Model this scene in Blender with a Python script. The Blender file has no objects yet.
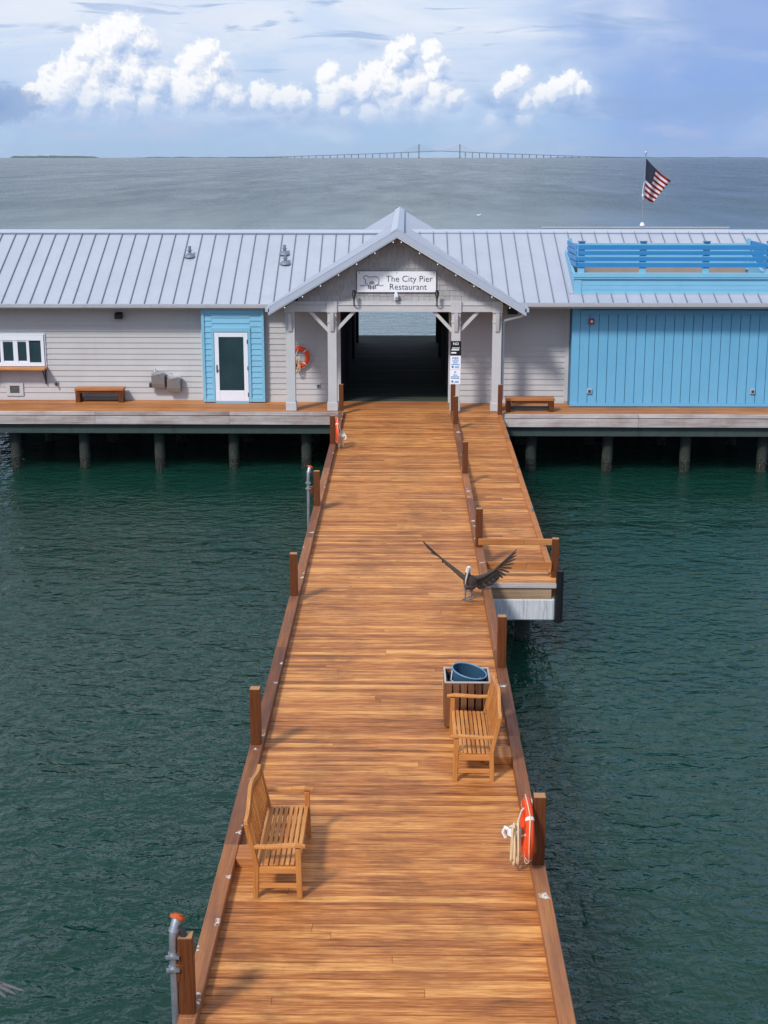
import bpy, bmesh, math, random
from mathutils import Vector, Matrix, noise as mnoise
R = random.Random(11)
PI = math.pi
sc = bpy.context.scene
C = sc.collection

# ------------------------------------------------------------------ colour / node helpers
def s2l(c):
    return tuple(((v/255)/12.92 if v/255 <= .04045 else ((v/255+.055)/1.055)**2.4) for v in c)
def rgba(c): return (c[0], c[1], c[2], 1)

class NT:
    """small wrapper that adds nodes and links in one call"""
    def __init__(s, tree): s.t = tree; s.n = tree.nodes; s.l = tree.links
    def add(s, typ, props=None, **ins):
        n = s.n.new(typ)
        for k, v in (props or {}).items(): setattr(n, k, v)
        for k, v in ins.items():
            key = int(k[1:]) if k[0] == 'i' and k[1:].isdigit() else k.replace('_', ' ')
            sock = n.inputs[key]
            if isinstance(v, bpy.types.NodeSocket): s.l.new(v, sock)
            else: sock.default_value = v
        return n
    def math(s, op, a, b=None, c=None, clamp=False):
        n = s.n.new('ShaderNodeMath'); n.operation = op; n.use_clamp = clamp
        for i, v in enumerate((a, b, c)):
            if v is None: continue
            if isinstance(v, bpy.types.NodeSocket): s.l.new(v, n.inputs[i])
            else: n.inputs[i].default_value = v
        return n.outputs[0]
    def mix(s, f, a, b, blend='MIX'):
        n = s.n.new('ShaderNodeMix'); n.data_type = 'RGBA'; n.blend_type = blend
        for i, v in ((0, f), (6, a), (7, b)):
            if isinstance(v, bpy.types.NodeSocket): s.l.new(v, n.inputs[i])
            else: n.inputs[i].default_value = rgba(v) if i else v
        return n.outputs[2]
    def smooth(s, v, lo, hi):
        n = s.n.new('ShaderNodeMapRange'); n.interpolation_type = 'SMOOTHSTEP'
        s.l.new(v, n.inputs[0]); n.inputs[1].default_value = lo; n.inputs[2].default_value = hi
        n.inputs[3].default_value = 0; n.inputs[4].default_value = 1
        return n.outputs[0]
    def lin(s, v, lo, hi, a=0., b=1.):
        n = s.n.new('ShaderNodeMapRange'); n.clamp = True
        s.l.new(v, n.inputs[0]); n.inputs[1].default_value = lo; n.inputs[2].default_value = hi
        n.inputs[3].default_value = a; n.inputs[4].default_value = b
        return n.outputs[0]
    def noise(s, vec, scale, detail=4, rough=.55, dist=0.):
        n = s.add('ShaderNodeTexNoise', Scale=scale, Detail=detail, Roughness=rough, Distortion=dist)
        s.l.new(vec, n.inputs['Vector']); return n.outputs[0]
    def mapping(s, vec, scale=(1,1,1), loc=(0,0,0), rot=(0,0,0)):
        n = s.add('ShaderNodeMapping', Scale=scale, Location=loc, Rotation=rot)
        s.l.new(vec, n.inputs['Vector']); return n.outputs[0]

def newmat(name):
    m = bpy.data.materials.new(name); m.use_nodes = True
    N = NT(m.node_tree); b = m.node_tree.nodes['Principled BSDF']
    return m, N, b

def paint(name, col, var=.08, scale=3., rough=.55, bump=.0, metal=0., dirt=0., dirtcol=(60,55,50), spec=.4, axis=(1,1,1)):
    """plain coating with mottling, optional dirt streaks and a fine bump"""
    m, N, b = newmat(name)
    co = N.add('ShaderNodeTexCoord').outputs['Object']
    c = s2l(col)
    n1 = N.noise(N.mapping(co, axis), scale, 5, .6)
    n2 = N.noise(co, scale*9, 3, .6)
    f = N.math('ADD', N.math('MULTIPLY', n1, .7), N.math('MULTIPLY', n2, .3))
    f = N.lin(f, .3, .7)
    out = N.mix(f, tuple(v*(1-var) for v in c), tuple(min(v*(1+var), .95) for v in c))
    if dirt:
        d = N.noise(N.mapping(co, (axis[0]*1.7, axis[1]*1.7, axis[2]*.35)), scale*1.3, 6, .65)
        out = N.mix(N.math('MULTIPLY', N.smooth(d, .52, .78), dirt), out, s2l(dirtcol))
    N.l.new(out, b.inputs['Base Color'])
    rr = N.lin(n1, .2, .8, rough*.85, min(1, rough*1.15)); N.l.new(rr, b.inputs['Roughness'])
    b.inputs['Metallic'].default_value = metal; b.inputs['Specular IOR Level'].default_value = spec
    if bump:
        bp = N.add('ShaderNodeBump', Strength=bump, Distance=.02); N.l.new(n2, bp.inputs['Height'])
        N.l.new(bp.outputs[0], b.inputs['Normal'])
    return m

def wood(name, dark, mid, light, axis, grain=14., blotch=.35, stain=(70,40,22), isl=.7, rough=.55, drop=0., endgrain=None, wear=0., spec=.35, dsz=(.4, .13)):
    """wood: per-board tone, long grain along axis, broad damp blotches, optional bird droppings"""
    m, N, b = newmat(name)
    tc = N.add('ShaderNodeTexCoord').outputs['Object']
    geo = N.add('ShaderNodeNewGeometry')
    rnd = geo.outputs['Random Per Island']
    # shift the grain per board
    off = N.add('ShaderNodeCombineXYZ', X=N.math('MULTIPLY', rnd, 37.), Y=N.math('MULTIPLY', rnd, 91.), Z=N.math('MULTIPLY', rnd, 17.)).outputs[0]
    co = N.add('ShaderNodeVectorMath', {'operation': 'ADD'}, i0=tc, i1=off).outputs[0]
    sl = [(.065 if name == 'deck_boards' else .055) if i == axis else 1. for i in range(3)]
    st = [(.06 if name == 'deck_boards' else .02) if i == axis else 1. for i in range(3)]
    g1 = N.noise(N.mapping(co, sl), grain, 6, .65, .4)
    g2 = N.noise(N.mapping(co, st), grain*5, 3, .6)
    g3 = N.noise(N.mapping(co, [.35 if i == axis else 1. for i in range(3)]), 2.6, 5, .65, .6)
    f = N.math('ADD', N.math('MULTIPLY', N.lin(g1, .32, .68), .5), N.math('MULTIPLY', N.lin(g2, .38, .62), .3))
    f = N.math('ADD', f, N.math('MULTIPLY', N.lin(g3, .3, .7), .3))
    f = N.math('ADD', N.math('MULTIPLY', f, 1-isl*.55), N.math('MULTIPLY', rnd, isl*.55))
    rp = N.add('ShaderNodeValToRGB', Fac=f)
    e = rp.color_ramp.elements
    e[0].position = .12; e[0].color = rgba(s2l(dark)); e[1].position = .86; e[1].color = rgba(s2l(light))
    k = rp.color_ramp.elements.new(.48); k.color = rgba(s2l(mid))
    col = rp.outputs[0]
    # broad blotches that run over board boundaries, in place (object coordinates)
    bl = N.noise(N.mapping(tc, (.9, .38, 1)), .8, 7, .66, .5)
    bl2 = N.noise(N.mapping(co, (.5 if axis == 0 else 1.6, 1.6 if axis == 0 else .5, 1)), 2.0, 7, .74, .8)
    blm = N.math('MULTIPLY', N.smooth(N.math('ADD', N.math('MULTIPLY', bl, .55), N.math('MULTIPLY', bl2, .45)), .45, .68), blotch)
    col = N.mix(blm, col, s2l(stain), 'MIX')
    if wear:
        w = N.smooth(N.noise(N.mapping(tc, (1.1, 1.1, 1.1), (9, 4, 2)), 1.4, 7, .7), .5, .7)
        col = N.mix(N.math('MULTIPLY', w, wear), col, s2l((150, 125, 112)))
    if drop:
        v = N.add('ShaderNodeTexVoronoi', {'feature': 'F1'}, Scale=dsz[2] if len(dsz) > 2 else 1.9, Randomness=1.)
        nv = N.add('ShaderNodeTexNoise', Scale=7., Detail=4., Roughness=.7)
        N.l.new(tc, nv.inputs['Vector'])
        dv = N.add('ShaderNodeVectorMath', {'operation': 'MULTIPLY_ADD'}, i0=nv.outputs['Color'], i1=(.28, .28, .28), i2=tc).outputs[0]
        N.l.new(dv, v.inputs['Vector'])
        size = N.math('MULTIPLY', N.lin(N.add('ShaderNodeSeparateColor', i0=v.outputs['Color']).outputs[0], dsz[0], 1., 0., 1.), dsz[1])
        dm = N.smooth(N.math('SUBTRACT', size, v.outputs['Distance']), 0., .02)
        up = N.smooth(N.add('ShaderNodeSeparateXYZ', i0=geo.outputs['Normal']).outputs[2], .6, .8)
        gap = N.smooth(N.noise(tc, 26, 3, .7), .38, .5)
        col = N.mix(N.math('MULTIPLY', N.math('MULTIPLY', dm, gap), N.math('MULTIPLY', up, drop)), col, s2l((215, 212, 205)))
    if endgrain:
        up = N.smooth(N.math('ABSOLUTE', N.add('ShaderNodeSeparateXYZ', i0=geo.outputs['Normal']).outputs[axis]), .8, .9)
        eg = N.mix(N.lin(N.noise(tc, 60, 4, .6), .3, .7), s2l(endgrain), tuple(v*.7 for v in s2l(endgrain)))
        col = N.mix(up, col, eg)
    N.l.new(col, b.inputs['Base Color'])
    N.l.new(N.lin(g3, .2, .8, rough*.8, rough*1.2), b.inputs['Roughness'])
    b.inputs['Specular IOR Level'].default_value = spec
    bp = N.add('ShaderNodeBump', Strength=.35, Distance=.006)
    N.l.new(N.math('ADD', N.math('MULTIPLY', g1, .6), N.math('MULTIPLY', g2, .4)), bp.inputs['Height'])
    N.l.new(bp.outputs[0], b.inputs['Normal'])
    return m

# ------------------------------------------------------------------ mesh builder
class MB:
    def __init__(s): s.v = []; s.f = []; s.mi = []
    def add(s, vs, fs, mi=0):
        o = len(s.v); s.v += [Vector(q) for q in vs]; s.f += [tuple(i+o for i in q) for q in fs]; s.mi += [mi]*len(fs); return s
    def box(s, x0, x1, y0, y1, z0, z1, mi=0):
        return s.add([(x0,y0,z0),(x1,y0,z0),(x1,y1,z0),(x0,y1,z0),(x0,y0,z1),(x1,y0,z1),(x1,y1,z1),(x0,y1,z1)],
                     [(0,3,2,1),(4,5,6,7),(0,1,5,4),(1,2,6,5),(2,3,7,6),(3,0,4,7)], mi)
    def bar(s, a, b, w, h, up=(0,0,1), mi=0, w2=None, h2=None):
        """rectangular bar from a to b, w across, h along up"""
        a, b = Vector(a), Vector(b); d = (b-a).normalized(); u = Vector(up)
        x = d.cross(u)
        if x.length < 1e-4: u = Vector((0,1,0)); x = d.cross(u)
        x.normalize(); u = x.cross(d).normalized()
        w2 = w2 or w; h2 = h2 or h
        vs = [a+x*i*w/2+u*j*h/2 for i, j in ((-1,-1),(1,-1),(1,1),(-1,1))] + [b+x*i*w2/2+u*j*h2/2 for i, j in ((-1,-1),(1,-1),(1,1),(-1,1))]
        return s.add(vs, [(0,1,2,3),(7,6,5,4),(0,4,5,1),(1,5,6,2),(2,6,7,3),(3,7,4,0)], mi)
    def tube(s, pts, r, n=8, mi=0, closed=False, caps=True):
        pts = [Vector(q) for q in pts]; m = len(pts); rs = r if isinstance(r, (list, tuple)) else [r]*m
        o = len(s.v); prev = None
        for i, q in enumerate(pts):
            a = pts[(i-1) % m] if (closed or i > 0) else q; c = pts[(i+1) % m] if (closed or i < m-1) else q
            d = (c-a).normalized()
            if prev is None:
                t = Vector((0,0,1)) if abs(d.z) < .9 else Vector((1,0,0)); x = d.cross(t).normalized()
            else:
                x = (prev - d*prev.dot(d)); x = x.normalized() if x.length > 1e-6 else d.orthogonal().normalized()
            prev = x; y = d.cross(x)
            for k in range(n):
                an = 2*PI*k/n; s.v.append(q + (x*math.cos(an)+y*math.sin(an))*rs[i])
        for i in range(m if closed else m-1):
            j = (i+1) % m
            for k in range(n):
                l = (k+1) % n
                s.f.append((o+i*n+k, o+i*n+l, o+j*n+l, o+j*n+k)); s.mi.append(mi)
        if caps and not closed:
            s.f.append(tuple(o+k for k in reversed(range(n)))); s.mi.append(mi)
            s.f.append(tuple(o+(m-1)*n+k for k in range(n))); s.mi.append(mi)
        return s
    def prism(s, poly, axis, lo, hi, mi=0):
        """2D polygon extruded along axis; poly holds the two other coordinates in order"""
        def P(a, b, t): return {0: (t,a,b), 1: (a,t,b), 2: (a,b,t)}[axis]
        n = len(poly)
        vs = [P(a,b,lo) for a,b in poly] + [P(a,b,hi) for a,b in poly]
        fs = [tuple(range(n)), tuple(range(2*n-1, n-1, -1))] + [(i, n+i, n+(i+1)%n, (i+1)%n) for i in range(n)]
        return s.add(vs, fs, mi)
    def grid(s, rows, mi=0, thick=None):
        o = len(s.v); h = len(rows); w = len(rows[0])
        for r in rows: s.v += [Vector(q) for q in r]
        for i in range(h-1):
            for j in range(w-1):
                s.f.append((o+i*w+j, o+i*w+j+1, o+(i+1)*w+j+1, o+(i+1)*w+j)); s.mi.append(mi)
        return s
    def blob(s, c, r, n=10, mi=0):
        o = len(s.v); c = Vector(c); rx, ry, rz = r if isinstance(r, (tuple, list)) else (r, r, r)
        rows = []
        for i in range(1, n//2):
            t = PI*i/(n//2); rows.append([(c.x+rx*math.sin(t)*math.cos(2*PI*k/n), c.y+ry*math.sin(t)*math.sin(2*PI*k/n), c.z+rz*math.cos(t)) for k in range(n)])
        vs = [(c.x,c.y,c.z+rz)] + [q for r_ in rows for q in r_] + [(c.x,c.y,c.z-rz)]
        fs = []; m = len(rows)
        for k in range(n):
            l = (k+1) % n
            fs.append((0, 1+k, 1+l)); fs.append((1+(m-1)*n+l, 1+(m-1)*n+k, 1+m*n))
            for i in range(m-1): fs.append((1+i*n+k, 1+(i+1)*n+k, 1+(i+1)*n+l, 1+i*n+l))
        return s.add(vs, fs, mi)

def root_of(o):
    while o.parent: o = o.parent
    return o
def build(name, mb, mats, parent=None, bevel=0., smooth=False, solid=0., label=None, local=False):
    """link a builder as one mesh object; its coordinates are world ones unless local"""
    me = bpy.data.meshes.new(name)
    inv = Matrix()
    if parent is not None and not local: inv = root_of(parent).matrix_basis.inverted()
    me.from_pydata([inv @ q for q in mb.v], [], mb.f)
    mats = mats if isinstance(mats, (list, tuple)) else [mats]
    for m in mats: me.materials.append(m)
    if len(mats) > 1: me.polygons.foreach_set('material_index', mb.mi)
    bm = bmesh.new(); bm.from_mesh(me)
    bmesh.ops.recalc_face_normals(bm, faces=bm.faces)
    if solid:
        bmesh.ops.solidify(bm, geom=bm.faces[:], thickness=solid)
    if bevel:
        bmesh.ops.bevel(bm, geom=[e for e in bm.edges if len(e.link_faces) == 2 and e.calc_face_angle(0) > .6], offset=bevel, segments=1, affect='EDGES', clamp_overlap=True)
    if smooth:
        for f in bm.faces: f.smooth = True
        for e in bm.edges:
            if len(e.link_faces) == 2 and e.calc_face_angle(0) > .8: e.smooth = False
    bm.to_mesh(me); bm.free()
    o = bpy.data.objects.new(name, me); C.objects.link(o)
    if parent is not None: o.parent = parent
    if label: o['label'] = label
    return o
def tag(o, label=None, cat=None, group=None, kind=None):
    for k, v in (('label', label), ('category', cat), ('group', group), ('kind', kind)):
        if v: o[k] = v
    return o
def thing(name, label, cat, loc=(0,0,0), rz=0., group=None, kind=None):
    o = bpy.data.objects.new(name, None); C.objects.link(o); o.empty_display_size = .2
    o.matrix_basis = Matrix.Translation(loc) @ Matrix.Rotation(rz, 4, 'Z')
    return tag(o, label, cat, group, kind)
def dup(src, loc, rz=None, label=None, group=None):
    r = src.copy(); C.objects.link(r)
    r.location = loc
    if rz is not None: r.rotation_euler = (0, 0, rz)
    if label: r['label'] = label
    if group: r['group'] = group
    for ch in list(src.children):
        c = ch.copy(); C.objects.link(c); c.parent = r
        for g in list(ch.children):
            d = g.copy(); C.objects.link(d); d.parent = c
    return r
def text_mesh(txt, size, loc, mat, parent, name='lettering', align='LEFT', thick=.004, offset=0.):
    cu = bpy.data.curves.new(name, 'FONT'); cu.body = txt; cu.size = size; cu.align_x = align; cu.extrude = thick; cu.offset = offset
    cu.resolution_u = 3
    o = bpy.data.objects.new(name, cu); C.objects.link(o)
    me = bpy.data.meshes.new_from_object(o.evaluated_get(bpy.context.evaluated_depsgraph_get()))
    C.objects.unlink(o); bpy.data.objects.remove(o)
    M = root_of(parent).matrix_basis.inverted() @ Matrix.Translation(loc) @ Matrix.Rotation(PI/2, 4, 'X')
    me.transform(M); me.name = name; me.materials.clear(); me.materials.append(mat)
    q = bpy.data.objects.new(name, me); C.objects.link(q); q.parent = parent
    return q

def each(name, boxes, mat, parent, bevel=0.):
    for q in boxes: o = build(name, MB().box(*q), mat, parent, bevel=bevel)
    return o
# ------------------------------------------------------------------ materials
M = {}
M['deck'] = wood('deck_boards', (84,44,20), (180,110,56), (238,174,102), 0, grain=11, blotch=.66, stain=(104,62,36), isl=.5, rough=.5, drop=.8, dsz=(.86, .045))
M['deckfar'] = wood('terrace_boards', (104,60,32), (176,112,60), (208,144,84), 0, grain=9, blotch=.35, stain=(100,54,28), isl=.6)
M['tunnelfloor'] = wood('dark_grey_green_boards', (40,48,44), (58,66,60), (84,88,80), 0, grain=9, blotch=.5, stain=(36,44,40), isl=.7, rough=.9, spec=.2)  # passage boards, a much darker grey-green than the open deck
M['kerb'] = wood('kerb_timber', (84,50,34), (128,80,52), (172,114,70), 1, grain=11, blotch=.7, stain=(116,80,70), isl=.8, drop=.95, dsz=(.35, .34, 3.6), wear=.1, rough=.6)
M['post'] = wood('post_timber', (56,27,11), (86,45,19), (116,66,32), 2, grain=16, blotch=.3, stain=(84,36,16), isl=.3, endgrain=(190,138,92))
M['rail'] = wood('rail_timber', (120,68,34), (168,104,56), (196,132,78), 0, grain=14, blotch=.3, stain=(110,64,36), isl=.4)
M['teak_y'] = wood('teak_lengthwise', (150,88,38), (186,120,60), (220,158,90), 1, grain=22, blotch=.2, stain=(128,72,34), isl=.6, rough=.5)
M['teak_x'] = wood('teak_crosswise', (150,88,38), (190,124,64), (218,154,86), 0, grain=22, blotch=.2, stain=(130,76,36), isl=.4, rough=.5)
M['teak_z'] = wood('teak_upright', (146,84,36), (176,110,54), (204,140,76), 2, grain=22, blotch=.2, stain=(120,68,32), isl=.5, rough=.5)
M['binwood'] = wood('bin_slat_timber', (66,40,26), (104,66,42), (136,92,60), 2, grain=20, blotch=.4, stain=(60,42,36), isl=.7)
M['greywood'] = wood('grey_weathered_timber', (124,112,108), (174,163,160), (206,197,193), 0, grain=8, blotch=.6, stain=(132,104,94), isl=.5, rough=.8)
M['tanbeam'] = wood('tan_beam', (130,104,80), (166,136,108), (186,158,130), 0, grain=9, blotch=.3, stain=(120,96,76), isl=.2, rough=.75)
M['siding'] = paint('grey_siding_paint', (189,187,187), .05, 1.2, .6, .05, dirt=.18, dirtcol=(140,136,134))
M['trim'] = paint('pale_trim_paint', (194,193,194), .05, 2., .5, .04, dirt=.15, dirtcol=(150,146,142))
M['shingle'] = None
M['white'] = paint('white_paint', (232,234,238), .03, 2., .4)
M['vinyl'] = paint('white_vinyl', (226,230,240), .03, 2., .35)
M['roof'] = paint('pale_metal_roof', (180,186,199), .06, .8, .45, .0, metal=.15, dirt=.22, dirtcol=(150,152,160), spec=.5)
M['rooftrim'] = paint('pale_metal_trim', (184,193,208), .04, 1.5, .38, metal=.2)
M['seamdark'] = paint('roof_seam', (126,134,148), .06, 2., .45, metal=.25)  # darker than the roof sheet: the ribs' shaded sides put into the colour
M['gutter'] = paint('gutter_paint', (190,188,190), .05, 2., .45, dirt=.2)
M['blue'] = paint('pale_blue_paint', (126,184,212), .05, 1.5, .5, .04, dirt=.12, dirtcol=(80,140,180))
M['bluewall'] = paint('sky_blue_paint', (108,174,210), .05, 1.1, .5, .04, dirt=.14, dirtcol=(74,138,182))
M['bluegroove'] = paint('blue_joint', (60,122,164), .05, 2., .6)
M['bluerail'] = paint('strong_blue_paint', (52,132,192), .06, 2., .42)
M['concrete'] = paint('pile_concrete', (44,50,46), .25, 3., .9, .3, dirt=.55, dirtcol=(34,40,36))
def tide(m):
    N = NT(m.node_tree); b = m.node_tree.nodes['Principled BSDF']; src = b.inputs['Base Color'].links[0].from_socket
    co = N.add('ShaderNodeTexCoord').outputs['Object']
    z = N.math('ADD', N.add('ShaderNodeSeparateXYZ', i0=co).outputs[2], N.math('MULTIPLY_ADD', N.noise(co, 5., 5, .7), .5, -.25))
    c = N.mix(N.smooth(z, -1.45, -1.62), src, s2l((24,30,24)))
    c = N.mix(N.math('MULTIPLY', N.smooth(N.noise(co, 30., 3, .6), .55, .65), N.smooth(z, -1.2, -1.5)), c, s2l((104,104,94)))
    N.l.new(c, b.inputs['Base Color'])
tide(M['concrete'])
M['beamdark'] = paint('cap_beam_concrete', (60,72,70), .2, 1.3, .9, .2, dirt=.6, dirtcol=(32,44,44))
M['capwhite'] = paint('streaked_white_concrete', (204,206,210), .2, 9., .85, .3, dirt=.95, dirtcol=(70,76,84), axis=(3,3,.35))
M['galv'] = paint('galvanised_steel', (162,168,176), .16, 9., .42, metal=.75, dirt=.25, dirtcol=(112,96,84))
M['steel'] = paint('brushed_steel', (136,134,132), .1, 6., .45, metal=.3, dirt=.2, dirtcol=(96,84,72))
M['steeltop'] = paint('polished_basin', (214,214,214), .06, 5., .25, metal=.8)
M['black'] = paint('black_enamel', (22,23,25), .2, 5., .45)
M['darkgrey'] = paint('dark_grey_enamel', (52,54,58), .15, 5., .5)
M['rust'] = paint('orange_rust', (196,86,30), .3, 14., .75, dirt=.5, dirtcol=(110,46,20))
M['orange'] = paint('life_ring_orange', (238,80,32), .06, 5., .45, dirt=.12, dirtcol=(190,60,30))
M['band'] = paint('white_tape', (226,226,226), .06, 8., .6)
M['rope'] = paint('tan_rope', (222,200,160), .16, 30., .85, .3)
M['ropewhite'] = paint('white_rope', (232,232,230), .08, 30., .8, .3)
M['tub'] = paint('blue_grey_tub', (44,76,98), .12, 5., .4, dirt=.2, dirtcol=(40,60,76))
M['tubrim'] = paint('pale_blue_tub_rim', (96,140,170), .1, 6., .4)
M['ink'] = paint('black_ink', (26,30,40), .05, 3., .6)
M['signwhite'] = paint('sign_face', (240,242,250), .02, 1.5, .35)
M['red'] = paint('red_enamel', (176,52,26), .08, 6., .4)
M['bluegrey'] = paint('grey_box', (160,172,186), .06, 6., .5)
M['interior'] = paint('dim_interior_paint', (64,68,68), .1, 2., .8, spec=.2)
M['beige'] = paint('terrace_floor', (158,142,132), .08, 2., .8)
M['feather'] = paint('dark_brown_feathers', (74,64,57), .35, 22., .8, .4, dirt=.4, dirtcol=(96,92,90))
M['feathergrey'] = paint('grey_feathers', (108,106,106), .3, 26., .8, .4, dirt=.4, dirtcol=(56,50,46))
M['head'] = paint('pale_head_feathers', (222,216,206), .08, 20., .7)
M['bill'] = paint('grey_bill', (176,172,162), .12, 20., .5)
M['foot'] = paint('grey_webbed_foot', (104,108,112), .12, 20., .6)
M['bulb'] = paint('bulb_glass', (244,246,248), .02, 9., .2)

def glass(name, col, rough=.06):
    m, N, b = newmat(name)
    co = N.add('ShaderNodeTexCoord').outputs['Object']
    c = s2l(col)
    N.l.new(N.mix(N.lin(N.noise(co, 1.3, 3), .3, .7), c, tuple(v*1.6 for v in c)), b.inputs['Base Color'])
    b.inputs['Roughness'].default_value = rough; b.inputs['IOR'].default_value = 1.5
    return m
M['glass'] = glass('dark_glass', (30,50,54))

def mat_shingle():
    m, N, b = newmat('shingle_paint')
    rnd = N.add('ShaderNodeNewGeometry').outputs['Random Per Island']
    co = N.add('ShaderNodeTexCoord').outputs['Object']
    n = N.noise(N.mapping(co, (6,6,1.2)), 4., 5, .6)
    c = s2l((174,172,173))
    f = N.math('ADD', N.math('MULTIPLY', rnd, .6), N.math('MULTIPLY', N.lin(n, .3, .7), .4))
    N.l.new(N.mix(f, tuple(v*.78 for v in c), tuple(v*1.04 for v in c)), b.inputs['Base Color'])
    b.inputs['Roughness'].default_value = .65
    return m
M['shingle'] = mat_shingle()

def mat_water():
    m, N, b = newmat('sea_water')
    co = N.add('ShaderNodeTexCoord').outputs['Object']
    # body colour: turbid green near the pier, slow broad patches
    p = N.noise(N.mapping(co, (1, .5, 1)), .035, 4, .6, .5)
    p2 = N.noise(N.mapping(co, (1, 1.4, 1)), .5, 4, .6, .5)
    f = N.math('ADD', N.math('MULTIPLY', N.lin(p, .3, .7), .65), N.math('MULTIPLY', N.lin(p2, .3, .7), .35))
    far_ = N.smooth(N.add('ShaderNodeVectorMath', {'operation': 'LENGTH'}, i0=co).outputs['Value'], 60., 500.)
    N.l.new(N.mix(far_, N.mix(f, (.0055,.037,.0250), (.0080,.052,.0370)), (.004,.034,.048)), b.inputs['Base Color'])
    b.inputs['IOR'].default_value = 1.333
    # light spreads through the turbid water, so shade has no hard edge on it
    b.subsurface_method = 'BURLEY'
    b.inputs['Subsurface Weight'].default_value = 1.
    b.inputs['Subsurface Radius'].default_value = (.7, 1., .9); b.inputs['Subsurface Scale'].default_value = 2.2
    # wind waves of several sizes, crests lying across the wind
    r = (0, 0, math.radians(14))
    w0 = N.noise(N.mapping(co, (.5, 1.0, 1), rot=r), .12, 3, .5, .5)
    w1 = N.noise(N.mapping(co, (.55, 1.1, 1), rot=r), .55, 3, .5, .6)
    w2 = N.noise(N.mapping(co, (.8, 1.15, 1), rot=(0,0,math.radians(-9))), 1.5, 3, .5, .6)
    w3 = N.noise(N.mapping(co, (.9, 1.15, 1), rot=r), 3.6, 3, .5, .5)
    h = N.math('ADD', N.math('MULTIPLY', w1, .8), N.math('MULTIPLY', w2, .62))
    h = N.math('ADD', h, N.math('MULTIPLY', w3, .50))
    h = N.math('ADD', h, N.math('MULTIPLY', w0, 2.2))
    # gusts: patches of rougher and calmer surface at every scale out to the horizon
    gn = N.noise(N.mapping(co, (1.5, .3, 1)), .05, 9, .66, .4)
    gf = N.noise(N.mapping(co, (6., .45, 1)), .004, 9, .68, .3)
    gg = N.math('ADD', N.math('MULTIPLY', gn, .55), N.math('MULTIPLY', gf, .45))
    g = N.lin(gg, .36, .64, .7, 1.4)
    # the open bay beyond the pier is rougher than the water between the decks
    ds = N.add('ShaderNodeVectorMath', {'operation': 'LENGTH'}, i0=co).outputs['Value']
    op = N.smooth(ds, 55., 330.)
    N.l.new(N.math('MULTIPLY_ADD', op, N.lin(gg, .36, .64, .175, .30), .03), b.inputs['Roughness'])
    bp = N.add('ShaderNodeBump', Strength=1., Distance=.15)
    N.l.new(N.math('MULTIPLY', h, g), bp.inputs['Height'])
    N.l.new(bp.outputs[0], b.inputs['Normal'])
    return m
M['water'] = mat_water()

def mat_flag():
    m, N, b = newmat('striped_flag_cloth')
    uv = N.add('ShaderNodeUVMap', {'uv_map': 'flag'}).outputs[0]
    sp = N.add('ShaderNodeSeparateXYZ', i0=uv); u, v = sp.outputs[0], sp.outputs[1]
    st = N.math('MODULO', N.math('FLOOR', N.math('MULTIPLY', v, 13)), 2)
    col = N.mix(st, s2l((128,30,26)), s2l((206,200,202)))
    can = N.math('MULTIPLY', N.math('LESS_THAN', u, .4), N.math('GREATER_THAN', v, 6/13))
    # stars: a staggered grid of small discs
    gu = N.math('MULTIPLY', u, 6/.4); gv = N.math('MULTIPLY', N.math('SUBTRACT', v, 6/13), 5/(7/13))
    def disc(ou, ov):
        a = N.math('SUBTRACT', N.math('FRACT', N.math('ADD', gu, ou)), .5); c = N.math('SUBTRACT', N.math('FRACT', N.math('ADD', gv, ov)), .5)
        return N.math('LESS_THAN', N.math('ADD', N.math('MULTIPLY', a, a), N.math('MULTIPLY', c, c)), .022)
    stars = N.math('MAXIMUM', disc(0, 0), disc(.5, .5))
    cc = N.mix(stars, s2l((18,24,44)), s2l((130,134,146)))
    N.l.new(N.mix(can, col, cc), b.inputs['Base Color']); b.inputs['Roughness'].default_value = .9; b.inputs['Specular IOR Level'].default_value = .05
    return m
M['flag'] = mat_flag()

# ------------------------------------------------------------------ camera, sun, world
P0 = math.atan(355/1420); YAW = math.atan(22/1420*math.cos(P0))
cam = bpy.data.cameras.new('camera'); co = bpy.data.objects.new('camera', cam); C.objects.link(co); sc.camera = co
co.location = (0, 0, 7.65); co.rotation_euler = (PI/2-P0, 0, YAW)
cam.sensor_fit = 'VERTICAL'; cam.sensor_height = 32.; cam.lens = 1420/1024*32
cam.clip_start = .5; cam.clip_end = 90000
fw = Vector((-math.sin(YAW)*math.cos(P0), math.cos(YAW)*math.cos(P0), -math.sin(P0)))
rt = Vector((math.cos(YAW), math.sin(YAW), 0)); upv = rt.cross(fw)
def sky_dir(x, y):            # direction of a cloud lump seen in the photograph, as (east, up) per unit north
    d = fw + rt*((x-384)/1420) - upv*((y-512)/1420); return d.x/d.y, d.z/d.y

SUN = Vector((-.56, -.84, .97)).normalized()
sl = bpy.data.lights.new('sun', 'SUN'); so = bpy.data.objects.new('sun', sl); C.objects.link(so)
sl.energy = 2.75; sl.angle = math.radians(8.); sl.color = (1, .965, .915)
so.rotation_euler = SUN.to_track_quat('Z', 'Y').to_euler()

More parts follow.
